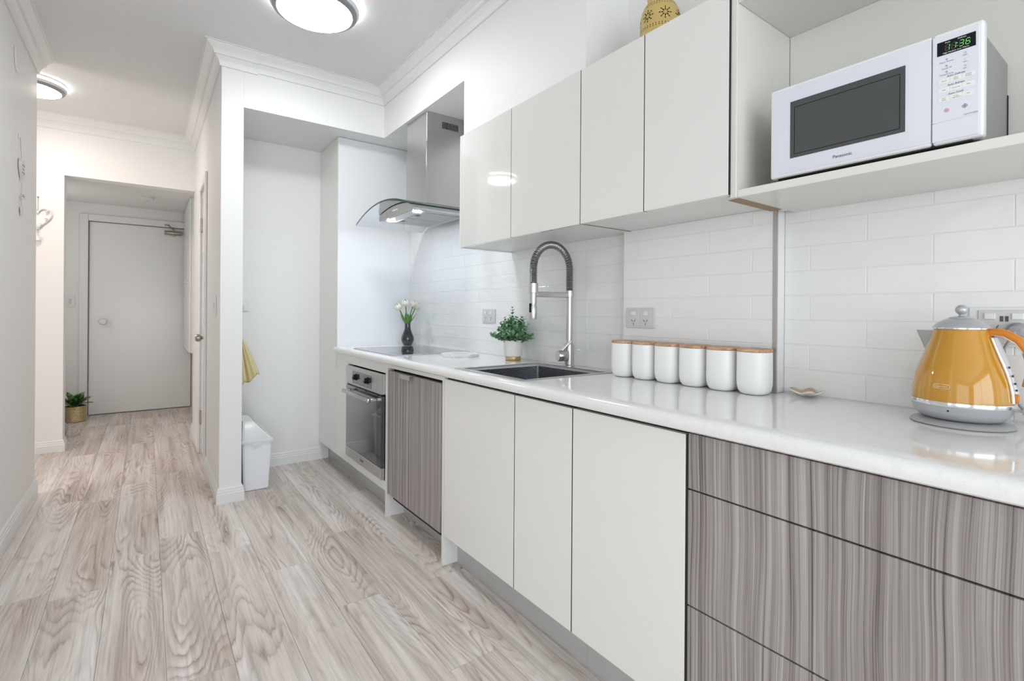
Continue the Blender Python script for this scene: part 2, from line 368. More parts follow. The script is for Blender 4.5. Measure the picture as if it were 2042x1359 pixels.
def dief():
    m = mat('variegated_leaf', (0.05, 0.15, 0.04, 1), 0.35); nt = m.node_tree; b = nt.nodes['Principled BSDF']; g = nt.nodes.new('ShaderNodeNewGeometry')
    n = noise(nt, g.outputs['Position'], 38, 3); r1 = ramp(nt, [(0.48, (0.018, 0.07, 0.02, 1)), (0.60, (0.20, 0.36, 0.10, 1))])
    nt.links.new(n.outputs['Fac'], r1.inputs[0]); nt.links.new(r1.outputs[0], b.inputs['Base Color']); return m
M['dief'] = dief()

# ------------------------------------------------------------------ room shell
CEIL = 2.71
XA, XB, XC = 1.640, 1.595, 1.655            # tile faces of the three sections of the kitchen wall
floor = struct(box('floor', -3.4, 1.75, -3.0, 7.2, -0.10, -0.004, M['floor']))
PW, PL = 0.183, 1.22
knob = {-2: 2.73, -1: 2.655, 0: 2.92, 1: 3.06, 2: 2.74, 3: 3.62, 4: 3.18}   # joint positions seen in each row
plank_cache = {}
def plank_mesh(l, wd):
    k = (round(l, 3), round(wd, 3))
    if k not in plank_cache:
        bm = abox(bmesh.new(), -wd/2+0.0004, wd/2-0.0004, -l/2+0.0004, l/2-0.0004, -0.004, 0.0, 0.0007)
        me = bpy.data.meshes.new('plank'); bm.to_mesh(me); bm.free(); me.materials.append(M['floor']); plank_cache[k] = me
    return plank_cache[k]
for k in range(-10, 9):
    x0 = -0.126+PW*k; x1 = x0+PW
    if x0 > 1.66: continue
    x1 = min(x1, 1.66)
    j = knob.get(k, 2.4+((k*0.437) % 1.0)*1.22)
    y = j - PL*math.ceil((j+0.9)/PL)
    while y < 7.06:
        a, b2 = max(y, -0.9), min(y+PL, 7.06); y += PL
        if b2-a < 0.03: continue
        if x1 < -0.70 and b2 > 5.4: b2 = min(b2, 5.42)
        if b2-a < 0.03: continue
        link('plank', plank_mesh(b2-a, x1-x0), ((x0+x1)/2, (a+b2)/2, 0.0), floor)

ceiling = struct(box('ceiling', -3.4, 1.80, -3.1, 7.25, CEIL, CEIL+0.1, M['ceiling']))
# kitchen (right-hand) wall with tiles
wall_right = struct(box('wall_right', XC+0.006, XC+0.12, -3.0, 4.13, 0, CEIL, M['wall']))
wa = struct(box('wall_sink_section', XA+0.006, XC+0.005, 1.404, 4.03, 0, CEIL, M['wall']))
wb = struct(box('wall_pier', XB+0.006, XC+0.005, 0.786, 1.403, 0, CEIL, M['wall']))
for nm, par, xf, y0, y1, zt in (('grout_bed', wa, XA, 1.404, 3.585, 2.0), ('grout_bed', wb, XB, 0.786, 1.403, 1.486), ('grout_bed', wall_right, XC, -0.36, 0.784, 1.486)):
    box(nm, xf+0.0009, xf+0.007, y0, y1, 0.895, zt, M['grout'], par)
box('grout_bed', XB+0.004, XC-0.0005, 0.7835, 0.787, 0.9, 1.486, M['tile'], wb)
tile_cache = {}
def tile(xf, y0, y1, z0, z1, par):
    k = (round(y1-y0, 4), round(z1-z0, 4))
    if k not in tile_cache:
        bm = abox(bmesh.new(), 0, 0.006, -k[0]/2, k[0]/2, -k[1]/2, k[1]/2, 0.0011, 2)
        me = bpy.data.meshes.new('tile'); bm.to_mesh(me); bm.free(); finish(me, M['tile'], 0); tile_cache[k] = me
    link('tile', tile_cache[k], (xf, (y0+y1)/2, (z0+z1)/2), par)
def tiling(xf, ya, yb, pitch, je, jo, ztop, par, lowtop=None):
    g = 0.0022; k = 0; z = 0.9012
    while z < ztop-0.012:
        z1 = min(z+0.0768, ztop); j0 = jo if k % 2 else je
        y = j0 - pitch*math.ceil((j0-ya)/pitch)
        while y < yb:
            a, b2 = max(y, ya), min(y+pitch, yb); y += pitch
            if b2-a < 0.012: continue
            if lowtop and b2 < lowtop[0] and z > lowtop[1]: continue
            tile(xf, a+g/2, b2-g/2, z+g/2, z1-g/2, par)
        z += 0.0768; k += 1
tiling(XA, 1.404, 3.585, 0.311, 1.676, 1.832, 1.975, wa, (2.24, 1.45))
tiling(XB, 0.790, 1.403, 0.308, 1.014, 0.859, 1.486, wb)
tiling(XC, -0.36, 0.784, 0.3005, 0.556, 0.407, 1.486, wall_right)
struct(box('trim_1', XB-0.002, XB+0.006, 0.778, 0.7895, 0.9, 1.486, M['alum']))
# bulkheads, nook, hall
bh = bmesh.new(); abox(bh, 1.36, XA+0.006, 2.31, 3.4195, 2.385, CEIL)
struct(obj('wall_bulkhead_over_hood', bh, M['wall']))
struct(box('wall_bulkhead_over_cupboards', 1.36, XA+0.006, 1.392, 2.3095, 2.075, CEIL, M['wall']))
struct(box('wall_nook_header', 0.47, XA+0.006, 3.42, 4.03, 2.385, CEIL, M['wall']))
struct(box('wall_nook_back', 0.47, XC+0.006, 4.031, 4.13, 0, CEIL, M['wall']))
hw = bmesh.new()
abox(hw, 0.352, 0.4695, 3.42, 4.30, 0, CEIL); abox(hw, 0.352, 0.4695, 4.72, 5.55, 0, CEIL); abox(hw, 0.352, 0.4695, 4.3001, 4.7199, 2.10, CEIL); abox(hw, 0.44, 0.4695, 4.3001, 4.7199, 0, 2.10)
struct(obj('wall_hall_right', hw, M['wall']))
st = bmesh.new(); abox(st, -1.95, -0.545, 5.42, 5.55, 0, CEIL); abox(st, -0.5449, 0.3519, 5.42, 5.55, 2.238, CEIL)
struct(obj('wall_hall_end', st, M['wall']))
struct(box('wall_entry_ceiling', -1.1, 0.60, 5.551, 7.06, 2.30, 2.40, M['wall']))
struct(box('wall_entry_right', 0.470, 0.57, 5.551, 7.06, 0, 2.30, M['wall']))
wz = bmesh.new()
for y in (5.96, 6.70): abox(wz, -0.9995, -0.975, y, y+0.04, 0.25, 2.25)
abox(wz, -0.9995, -0.975, 5.96, 6.74, 0.21, 0.25); abox(wz, -0.9995, -0.975, 5.96, 6.74, 2.25, 2.29)
struct(obj('added_window_entry', wz, M['trim']))  # made-up window frame, added around the entry fill lamp
struct(box('wall_entry_left', -1.1, -1.0, 5.551, 7.06, 0, 2.30, M['wall']))
eb = bmesh.new(); abox(eb, -1.1, -0.515, 7.061, 7.16, 0, 2.4); abox(eb, 0.437, 0.6, 7.061, 7.16, 0, 2.4); abox(eb, -0.5149, 0.4369, 7.061, 7.16, 2.112, 2.4); abox(eb, -0.5149, 0.4369, 7.115, 7.16, 0, 2.112)
struct(obj('wall_back', eb, M['wall']))
struct(box('wall_left', -0.66, -0.557, 0.9, 4.25, 0, CEIL, M['wall']))
struct(box('wall_hall_left', -2.05, -1.95, 0.9, 5.55, 0, CEIL, M['wall']))
struct(box('wall_living_end', -3.4, -0.6601, 0.9, 1.0, 0, CEIL, M['wall']))
struct(box('wall_living_left', -3.5, -3.4, -3.0, 1.0, 0, CEIL, M['wall']))
wl = bmesh.new()
for y in (-2.34, -1.12, 0.10): abox(wl, -3.3995, -3.37, y, y+0.04, 0.26, 2.34)
abox(wl, -3.3995, -3.37, -2.34, 0.14, 0.22, 0.26); abox(wl, -3.3995, -3.37, -2.34, 0.14, 2.34, 2.38)
struct(obj('added_window_living', wl, M['trim']))  # made-up window frame, added around the living-room fill lamp
rb = bmesh.new(); abox(rb, -3.5, -2.6, -3.1, -3.0, 0, CEIL); abox(rb, 1.2, 1.8, -3.1, -3.0, 0, CEIL); abox(rb, -2.5999, 1.1999, -3.1, -3.0, 2.4, CEIL); abox(rb, -2.5999, 1.1999, -3.1, -3.0, -0.1, 0.1)
struct(obj('wall_rear', rb, M['wall']))
wf = bmesh.new()
for x in (-2.6, -0.72, 1.16): abox(wf, x, x+0.04, -3.06, -3.01, 0.1, 2.4)
abox(wf, -2.6, 1.2, -3.06, -3.01, 0.1, 0.14); abox(wf, -2.6, 1.2, -3.06, -3.01, 2.36, 2.4)
struct(obj('window_1', wf, M['trim']))

# cornices and skirtings
COR = [(0, -0.100), (0.010, -0.100), (0.012, -0.090), (0.017, -0.074), (0.026, -0.060), (0.033, -0.053), (0.041, -0.053), (0.041, -0.044), (0.046, -0.034), (0.057, -0.023), (0.070, -0.015), (0.074, -0.012), (0.074, -0.005), (0.084, -0.005), (0.084, 0.0), (0, 0.0)]
cor = [(o, CEIL+z) for o, z in COR]; cor2 = [(o*1.10, CEIL+z*1.10) for o, z in COR]; cor2[-1] = (0, CEIL); cor2[-2] = (0.092, CEIL)
struct(sweep('trim_2', cor, [(1.36, 1.392), (1.36, 3.42), (0.545, 3.42)], M['trim']))
struct(sweep('trim_3', cor2, [(0.545, 3.42), (0.352, 3.42), (0.352, 5.42), (-1.95, 5.42)], M['trim']))
struct(sweep('trim_4', cor, [(-0.557, 4.25), (-0.557, 0.9)], M['trim']))
struct(sweep('trim_5', cor, [(XB+0.006, 0.78), (XB+0.006, 1.392), (1.36, 1.392)], M['trim']))
SKI = [(0, 0.092), (0.005, 0.092), (0.009, 0.085), (0.009, 0.074), (0.012, 0.070), (0.012, 0.060), (0.015, 0.055), (0.015, 0.0), (0, 0.0)]
struct(sweep('baseboard_nook', SKI, [(1.158, 4.031), (0.47, 4.031), (0.47, 3.42), (0.352, 3.42), (0.352, 4.232)], M['trim']))
struct(sweep('baseboard_hall', SKI, [(0.352, 4.788), (0.352, 5.55)], M['trim']))
struct(sweep('baseboard_hall_end', SKI, [(-0.545, 5.55), (-0.545, 5.42), (-1.95, 5.42)], M['trim']))
struct(sweep('baseboard_left', SKI, [(-0.60, 4.25), (-0.557, 4.25), (-0.557, 0.9)], M['trim']))

# entry door
d1 = struct(box('door_1', -0.505, 0.427, 7.07, 7.11, 0.008, 2.102, M['door'], None, 0.002))
af = bmesh.new()
abox(af, -0.585, -0.512, 7.035, 7.0605, 0, 2.18, 0.004); abox(af, 0.434, 0.4695, 7.035, 7.0605, 0, 2.18, 0.004); abox(af, -0.5119, 0.4339, 7.035, 7.0605, 2.108, 2.18, 0.004)
obj('door_frame', af, M['trim'], d1)
dk = lathe('door_knob', [(0, 0.0), (0.012, 0.0), (0.012, 0.03), (0.032, 0.036), (0.036, 0.052), (0.030, 0.068), (0, 0.074)], (-0.385, 7.07, 1.02), M['plastic'], d1, axis=(0, -1, 0))
cl = thing('door_closer', 'bronze hydraulic door closer with folding arm at the top of the entry door', 'door closer', (0.24, 7.069, 2.045))
lathe('closer_body', [(0, -0.085), (0.022, -0.085), (0.024, -0.08), (0.024, 0.08), (0.022, 0.085), (0, 0.085)], (0.245, 7.045, 2.045), M['nickel'], cl, 20, axis=(1, 0, 0))
lathe('pivot', [(0, -0.035), (0.014, -0.035), (0.014, 0.035), (0, 0.035)], (0.25, 7.045, 2.045), M['nickel'], cl, 16)
obj('arm', atube(atube(bmesh.new(), [(0.25, 7.045, 2.085), (0.20, 7.00, 2.125)], 0.007), [(0.20, 7.00, 2.128), (0.165, 7.033, 2.132)], 0.007), M['nickel'], cl)
# hall cupboard door
d2 = struct(box('door_2', 0.362, 0.398, 4.306, 4.714, 0.01, 2.094, M['door'], None, 0.002))
a2 = bmesh.new(); abox(a2, 0.336, 0.3515, 4.235, 4.30, 0, 2.16, 0.004); abox(a2, 0.336, 0.3515, 4.72, 4.785, 0, 2.16, 0.004); abox(a2, 0.336, 0.3515, 4.3001, 4.7199, 2.10, 2.16, 0.004)
obj('door_frame', a2, M['trim'], d2)
for z0, z1 in ((0.18, 0.86), (1.02, 1.52), (1.60, 1.98)):
    for y0, y1 in ((4.35, 4.49), (4.53, 4.67)):
        box('moulded_panel', 0.357, 0.363, y0, y1, z0, z1, M['door'], d2, 0.004)
lathe('door_knob', [(0, 0), (0.030, 0), (0.030, 0.006), (0.011, 0.012), (0.011, 0.03), (0.026, 0.040), (0.029, 0.055), (0.022, 0.070), (0, 0.074)], (0.361, 4.355, 0.945), M['nickel'], d2, axis=(-1, 0, 0))
for z in (0.29, 1.83):
    h = bmesh.new(); abox(h, 0.350, 0.361, 4.699, 4.7195, z-0.05, z+0.05); alathe(h, [(0, -0.055), (0.006, -0.055), (0.006, 0.055), (0, 0.055)], (0.351, 4.712, z), 10)
    obj('hinge', h, M['nickel'], d2)

# ------------------------------------------------------------------ ceiling lamps
def oyster(cx, cy, r, m, label):
    t = thing('ceiling_lamp', label, 'ceiling light', (cx, cy, CEIL), 'round flush ceiling lamps')
    lathe('base_ring', [(r*0.86, 0.0), (r*0.99, 0.0), (r, -0.012), (r, -0.030), (r*0.97, -0.040), (r*0.95, -0.043), (r*0.95, -0.040), (r*0.86, -0.012), (r*0.86, 0)], (cx, cy, CEIL-0.001), M['lampring'], t, 64)
    lathe('trim_ring', [(r*0.948, -0.040), (r*0.945, -0.050), (r*0.90, -0.057), (r*0.84, -0.060), (r*0.84, -0.052), (r*0.948, -0.040)], (cx, cy, CEIL), M['lampgrey'], t, 64)
    lathe('diffuser', [(r*0.839, -0.054), (r*0.839, -0.060), (r*0.7, -0.068), (r*0.4, -0.076), (0, -0.079)], (cx, cy, CEIL), m, t, 64)
    lathe('halo_band', [(r*0.985, -0.0125), (r*1.006, -0.0125), (r*1.006, -0.0275), (r*0.985, -0.0275), (r*0.985, -0.0125)], (cx, cy, CEIL), M['halo'], t, 64)
oyster(0.677, 2.625, 0.212, M['lamp'], 'round flush ceiling lamp with grey ring above the kitchen floor')
oyster(-0.645, 4.70, 0.185, M['lampw'], 'warm round ceiling lamp in the hallway, half hidden by the left wall')

# ------------------------------------------------------------------ base cabinets
FX = 1.088; TOP = 0.858; BOT = 0.140; KX = 1.162; CT = 0.900
def front(nm, par, y0, y1, z0, z1, m, x=FX, th=0.018): return box(nm, x, x+th, y0, y1, z0, z1, m, par, 0.0012, 2)
# tall end cabinet
t = thing('tall_cabinet', 'tall cream end cabinet reaching the bulkhead beside the cooktop', 'cabinet', (1.35, 3.80, 0))
front('front_panel', t, 3.603, 4.029, BOT, 2.383, M['cream'])
box('side_panel', 1.088, XA+0.004, 3.5855, 3.602, BOT, 2.383, M['wall_white'], t, 0.001)
box('carcass', 1.107, XA+0.004, 3.6025, 4.029, BOT, 2.383, M['carcass'], t)
box('kickboard', KX, KX+0.016, 3.5855, 4.013, 0.0, BOT-0.001, M['kick'], t)
# oven cabinet
t = thing('oven_cabinet', 'cream cabinet framing the built-in oven under the cooktop', 'cabinet', (1.35, 3.13, 0))
front('filler_panel', t, 3.337, 3.584, BOT, TOP, M['cream'])
front('top_panel', t, 2.692, 3.334, 0.802, TOP, M['cream'])
front('bottom_panel', t, 2.692, 3.334, BOT, 0.194, M['cream'])
box('side_panel', FX, 1.62, 2.672, 2.690, 0.0, TOP, M['carcass'], t, 0.001)
box('side_panel', 1.11, 1.62, 3.345, 3.36, BOT, TOP, M['carcass'], t)
box('floor_panel', 1.107, 1.62, 2.6905, 3.3445, BOT, 0.156, M['carcass'], t)
box('kickboard', KX, KX+0.016, 2.6905, 3.5845, 0.0, BOT-0.001, M['kick'], t)
# dishwasher
t = thing('dishwasher', 'integrated dishwasher with grey timber-look front and small tab handle', 'dishwasher', (1.35, 2.345, 0))
front('door_panel', t, 2.042, 2.660, 0.136, 0.822, M['laminate'], 1.090, 0.02)
box('tub', 1.12, 1.62, 2.05, 2.65, 0.10, 0.84, M['gap'], t)
hb = bmesh.new(); abox(hb, 1.066, 1.109, 2.335, 2.445, 0.8225, 0.8255, 0.0008); abox(hb, 1.066, 1.069, 2.335, 2.445, 0.802, 0.8254, 0.0008)
obj('tab_handle', hb, M['steel'], t)
box('kickboard', KX+0.03, KX+0.046, 2.03, 2.665, 0.0, 0.099, M['kick'], t)
o = box('cabinet_rail', 1.092, 1.11, 2.026, 2.6715, 0.836, TOP+0.003, M['cream'], None, 0.001); tag(o, 'thin cream rail between the worktop and the dishwasher front', 'rail')
# sink cabinet, single cabinet, drawers
sinkc = t = thing('sink_cabinet', 'cream two-door base cabinet under the sink', 'cabinet', (1.35, 1.58, 0))
front('door', t, 1.4745, 2.002, BOT, 0.847, M['cream']); front('door', t, 1.1665, 1.4685, BOT, 0.847, M['cream'])
box('side_panel', FX, 1.62, 2.0055, 2.024, 0.0, TOP, M['carcass'], t, 0.001)
cb = bmesh.new(); abox(cb, 1.1065, 1.62, 1.164, 2.005, BOT, 0.156); abox(cb, 1.1065, 1.62, 1.163, 1.17, 0.1565, TOP); abox(cb, 1.60, 1.62, 1.1705, 2.005, 0.1565, TOP); abox(cb, 1.1065, 1.113, 1.1705, 2.005, 0.1565, TOP)
obj('carcass', cb, M['gap'], t)
box('kickboard', KX, KX+0.016, 1.164, 2.005, 0.0, BOT-0.001, M['kick'], t)
basec = t = thing('base_cabinet', 'cream single-door base cabinet between the sink cabinet and the drawers', 'cabinet', (1.35, 0.955, 0))
front('door', t, 0.7530, 1.1605, BOT, 0.848, M['cream']); box('carcass', 1.1065, 1.62, 0.748, 1.160, BOT, TOP, M['gap'], t)
box('kickboard', KX, KX+0.016, 0.745, 1.163, 0.0, BOT-0.001, M['kick'], t)
t = thing('drawer_cabinet', 'three-drawer base cabinet with grey timber-look fronts', 'cabinet', (1.35, 0.19, 0))
for z0, z1 in ((0.7165, 0.853), (0.4285, 0.7125), (BOT, 0.4245)): front('drawer_front', t, -0.34, 0.744, z0, z1, M['laminate'])
box('carcass', 1.1065, 1.62, -0.34, 0.747, BOT, TOP, M['gap'], t)
box('kickboard', KX, KX+0.016, -0.34, 0.744, 0.0, BOT-0.001, M['kick'], t)
box('end_panel', FX, 1.62, -0.36, -0.342, 0.0, TOP, M['cream'], t)

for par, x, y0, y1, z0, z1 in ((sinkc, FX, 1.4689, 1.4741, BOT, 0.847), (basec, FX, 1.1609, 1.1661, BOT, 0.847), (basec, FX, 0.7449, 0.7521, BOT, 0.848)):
    box('gap_shade_strip', x+0.0022, x+0.0178, y0, y1, z0, z1, M['gap'], par)  # black strips stand in for the shade between the fronts
# worktop with a sink cut-out
CZ0 = 0.8615
SX0, SX1, SY0, SY1 = 1.118, 1.560, 1.452, 1.912
bm = bmesh.new()
nose = [(SX0, CZ0), (1.068, CZ0), (1.062, CZ0+0.004), (1.060, CZ0+0.012), (1.060, CZ0+0.022), (1.0625, CZ0+0.030), (1.068, CZ0+0.036), (1.075, CT), (SX0, CT)]
aprism(bm, [(x, z) for x, z in nose], 'y', -0.36, 3.585)
def slab(x0, x1, y0, y1): abox(bm, x0, x1, y0, y1, CZ0, CT)
slab(SX0, SX1, -0.36, SY0); slab(SX0, SX1, SY1, 3.585); slab(SX1, XB-0.001, -0.36, 3.585); slab(XB-0.0009, XA, 1.4045, 3.585); slab(XB-0.0009, XC, -0.36, 0.7775)
tag(obj('worktop', bm, M['quartz'], None, 30), 'long white quartz worktop with rounded front edge', 'worktop')

# sink
t = thing('kitchen_sink', 'square stainless steel drop-in sink in the white worktop', 'sink', (1.34, 1.68, 0.70))
bm = bmesh.new(); fl = CT+0.0025
abox(bm, 1.098, 1.128, 1.435, 1.93, CT+0.0003, fl); abox(bm, 1.55, 1.58, 1.435, 1.93, CT+0.0003, fl); abox(bm, 1.128, 1.55, 1.435, 1.462, CT+0.0003, fl); abox(bm, 1.128, 1.55, 1.902, 1.93, CT+0.0003, fl)
obj('rim', bm, M['steel'], t)
bm = bmesh.new(); abox(bm, 1.1285, 1.5495, 1.4625, 1.9015, 0.70, CT+0.001, 0.012, 3)
top = [f for f in bm.faces if f.calc_center_median().z > CT-0.013]; bmesh.ops.delete(bm, geom=top, context='FACES')
obj('bowl', bm, M['sinksteel'], t, 50)
lathe('drain', [(0, 0.001), (0.04, 0.003), (0.045, 0.001)], (1.34, 1.68, 0.7005), M['chrome'], t)

# pull-down tap: riser behind the sink, spring hose arcs towards the bowl
tx, ty = 1.588, 1.722
t = thing('kitchen_tap', 'tall brushed steel spring tap with pull-down spray behind the sink', 'tap', (tx, ty, CT))
lathe('base', [(0, 0), (0.027, 0), (0.027, 0.006), (0.023, 0.009), (0.0225, 0.105), (0, 0.105)], (tx, ty, CT), M['steel'], t, 28)
tube('riser', [(tx, ty, CT+0.10), (tx, ty, 1.245)], 0.0145, M['steel'], t, 20)
lathe('collar', [(0, -0.012), (0.019, -0.012), (0.019, 0.016), (0, 0.016)], (tx, ty, 1.236), M['steel'], t, 24)
RA = 0.108; px = tx-2*RA; ang = math.radians(0)
def hose(a): return (tx-RA+RA*math.cos(a), ty, 1.345+RA*1.03*math.sin(a))
core = [(tx, ty, 1.245), (tx, ty, 1.30)] + [hose(math.pi*i/24) for i in range(25)] + [(px, ty, 1.30), (px, ty, 1.27)]
tube('inner_hose', core, 0.0135, M['black'], t, 14)
# helical spring around the hose
seg = []
for a, b2 in zip(core, core[1:]): seg.append((Vector(b2)-Vector(a)).length)
L = sum(seg); turns = int(L/0.0066); NP = turns*10
def at(s):
    for i, l in enumerate(seg):
        if s <= l or i == len(seg)-1: return Vector(core[i]).lerp(Vector(core[i+1]), min(1, s/l)), (Vector(core[i+1])-Vector(core[i])).normalized()
        s -= l
hp = []
for i in range(NP+1):
    p, d = at(L*i/NP); n1 = Vector((0, 1, 0)); n2 = d.cross(n1).normalized(); a = 2*math.pi*i/10
    hp.append(p+(n1*math.cos(a)+n2*math.sin(a))*0.0155)
tube('spring_coil', hp, 0.0024, M['spring'], t, 5)
lathe('spray_holder', [(0, -0.022), (0.021, -0.022), (0.021, 0.020), (0.0185, 0.022), (0, 0.022)], (px, ty, 1.258), M['steel'], t, 24)
lathe('spray_head', [(0, 0.0), (0.0155, 0.0), (0.017, 0.004), (0.017, 0.055), (0.015, 0.060), (0.016, 0.090), (0.0165, 0.115), (0, 0.115)], (px, ty, 1.120), M['steel'], t, 24)
box('spray_button', px-0.0185, px-0.012, ty-0.006, ty+0.006, 1.15, 1.19, M['black'], t, 0.001)
obj('support_bar', abox(bmesh.new(), px+0.018, tx-0.016, ty-0.006, ty+0.006, 1.219, 1.243, 0.002), M['steel'], t)
lathe('mixer_body', [(0, -0.004), (0.024, -0.004), (0.026, 0.0), (0.026, 0.040), (0.024, 0.044), (0, 0.044)], (tx-0.022, ty-0.004, CT+0.052), M['steel'], t, 24, axis=(-0.95, 0.3, 0))
tube('lever', [(tx-0.040, ty+0.004, CT+0.075), (tx-0.008, ty-0.022, CT+0.118)], 0.0055, M['steel'], t)

# cooktop
t = thing('cooktop', 'black ceramic cooktop with thin steel edge set into the worktop', 'cooktop', (1.37, 2.98, CT))
box('glass_top', 1.117, 1.613, 2.654, 3.305, CT+0.0005, CT+0.005, M['blackglass'], t, 0.001)
bm = bmesh.new(); abox(bm, 1.113, 1.1168, 2.650, 3.309, CT+0.0002, CT+0.0056); abox(bm, 1.6132, 1.617, 2.650, 3.309, CT+0.0002, CT+0.0056); abox(bm, 1.1168, 1.6132, 2.650, 2.6538, CT+0.0002, CT+0.0056); abox(bm, 1.1168, 1.6132, 3.3052, 3.309, CT+0.0002, CT+0.0056)
obj('edge_trim', bm, M['steel'], t)
for x, y, r in ((1.25, 3.14, 0.09), (1.48, 3.14, 0.075), (1.25, 2.82, 0.075), (1.48, 2.82, 0.09)):
    lathe('zone_ring', [(r-0.0012, 0), (r, 0), (r, 0.0002), (r-0.0012, 0.0002), (r-0.0012, 0)], (x, y, CT+0.005), M['inkgrey'], t, 40)

# oven
t = thing('wall_oven', 'built-in stainless steel oven with dark glass door and bar handle', 'oven', (1.3, 3.01, 0.15))
OY0, OY1 = 2.700, 3.318
box('cavity', 1.09, 1.60, 2.71, 3.31, 0.20, 0.79, M['gap'], t)
box('control_panel', 1.066, 1.0895, OY0, OY1, 0.680, 0.795, M['steel'], t, 0.002)
box('display_panel', 1.0645, 1.0665, 2.853, 3.186, 0.692, 0.772, M['microwin'], t, 0.0005)
for y in (3.112, 2.912):
    kb = lathe('knob', [(0, 0), (0.021, 0), (0.021, 0.004), (0.0165, 0.006), (0.0155, 0.022), (0, 0.023)], (1.0643, y, 0.737), M['black'], t, 24, axis=(-1, 0, 0))
    box('pointer', 1.0405, 1.0415, y-0.0015, y+0.0015, 0.739, 0.752, M['ledtxt'], kb)
box('clock_screen', 1.0638, 1.0646, 2.975, 3.052, 0.735, 0.763, M['inkgrey'], t)
for i in range(3): lathe('clock_button', [(0, 0), (0.004, 0), (0.004, 0.002), (0, 0.002)], (1.0643, 2.99+i*0.023, 0.712), M['steel'], t, 12, axis=(-1, 0, 0))
dg = box('door_glass', 1.068, 1.088, OY0, OY1, 0.2655, 0.668, M['ovenglass'], t, 0.002)
box('door_window_band', 1.0672, 1.0682, OY0+0.004, OY0+0.075, 0.27, 0.64, M['blackglass'], dg)
box('vent_slot', 1.072, 1.0885, OY0+0.01, OY1-0.01, 0.669, 0.679, M['black'], t)
sp = box('bottom_strip', 1.066, 1.088, OY0, OY1, 0.201, 0.2645, M['steel'], t, 0.002)
text('maker_mark', 'Technika', (1.0655, 3.01, 0.236), LX, LZ, 0.016, M['ink'], sp)
hb = bmesh.new(); abox(hb, 1.016, 1.032, 2.775, 3.246, 0.629, 0.653, 0.003, 2); abox(hb, 1.0321, 1.068, 2.775, 2.795, 0.634, 0.649, 0.002); abox(hb, 1.0321, 1.068, 3.226, 3.246, 0.634, 0.649, 0.002)
obj('handle', hb, M['steel'], t)
box('side_trim', 1.089, 1.10, 2.6925, 2.6995, 0.20, 0.80, M['steel'], t)

# ------------------------------------------------------------------ range hood
t = thing('range_hood', 'stainless range hood with square chimney and curved glass canopy over the cooktop', 'range hood', (1.45, 2.93, 1.74))
HC = 2.925; HW = 0.430; ZE, ZT = 1.737, 1.817
def arch(y): return ZT-(ZT-ZE)*((y-HC)/HW)**2
bm = bmesh.new(); N = 28; gx0, gx1, th = 1.14, XA-0.012, 0.008
G = []
for i in range(N+1):
    y = HC-HW+2*HW*i/N; z = arch(y); G.append([bm.verts.new((gx0, y, z)), bm.verts.new((gx1, y, z)), bm.verts.new((gx1, y, z-th)), bm.verts.new((gx0, y, z-th))])
edge_faces = []
for a, b2 in zip(G, G[1:]):
    bm.faces.new((a[0], a[1], b2[1], b2[0])); bm.faces.new((a[2], a[3], b2[3], b2[2]))
bm2 = bmesh.new()
G2 = []
for i in range(N+1):
    y = HC-HW+2*HW*i/N; z = arch(y); G2.append([bm2.verts.new(p) for p in ((gx0-0.0004, y, z+0.0004), (gx0+0.0006, y, z+0.0004), (gx0+0.0006, y, z-th-0.0004), (gx0-0.0004, y, z-th-0.0004))])
for a, b2 in zip(G2, G2[1:]):
    for j in range(4): bm2.faces.new((a[j], a[(j+1) % 4], b2[(j+1) % 4], b2[j]))
for yy in (HC-HW, HC+HW): abox(bm2, gx0, gx1, yy-0.0006, yy+0.0006, ZE-th, ZE)
gl = obj('glass_canopy', bm, M['glass'], t, 60)
obj('glass_edge', bm2, M['glassedge'], gl)
BY0, BY1 = 2.655, 3.185; bx0, bx1 = 1.235, 1.600
NB = 16
poly = [(BY0+0.012, 1.741), (BY0, 1.752)]+[(BY0+(BY1-BY0)*i/NB, arch(BY0+(BY1-BY0)*i/NB)-0.012) for i in range(NB+1)]+[(BY1, 1.752), (BY1-0.012, 1.741)]
prism('canopy_body', poly, 'x', bx0, bx1, M['steel'], t, 30)
fr = box('filter_frame', 1.245, 1.585, 2.672, 3.168, 1.7385, 1.7412, M['steel'], t, 0.001)
for y0, y1 in ((2.70, 2.915), (2.925, 3.14)):
    ff = box('grease_filter', 1.315, 1.565, y0, y1, 1.7355, 1.7385, M['alum'], t, 0.001)
    box('filter_latch', 1.322, 1.345, (y0+y1)/2-0.018, (y0+y1)/2+0.018, 1.7343, 1.7356, M['black'], ff)
    for i in range(9): box('filter_ridge', 1.35, 1.558, y0+0.012+i*0.022, y0+0.018+i*0.022, 1.7345, 1.7356, M['steel'], ff)
for y in (2.70, 3.085): lathe('hood_lamp', [(0, 0), (0.026, 0), (0.026, 0.003), (0, 0.003)], (1.277, y, 1.735), M['hoodlamp'], t, 24)
for i in range(4): lathe('hood_button', [(0, 0), (0.005, 0), (0.005, 0.003), (0, 0.003)], (bx0, 2.89+i*0.022, 1.776), M['chrome'], t, 12, axis=(-1, 0, 0))
ch = bmesh.new(); abox(ch, 1.378, XA-0.001, 2.788, 3.082, arch(2.925)+0.001, 2.20, 0.001)
cho = obj('chimney', ch, M['steel_hood'], t)
cu = box('upper_chimney', 1.382, XA-0.001, 2.792, 3.078, 2.2005, 2.384, M['steel_hood'], t, 0.001)
for i in range(12): box('vent_slot', 1.488+i*0.0098, 1.4935+i*0.0098, 2.7912, 2.7925, 2.299, 2.341, M['black'], cu)

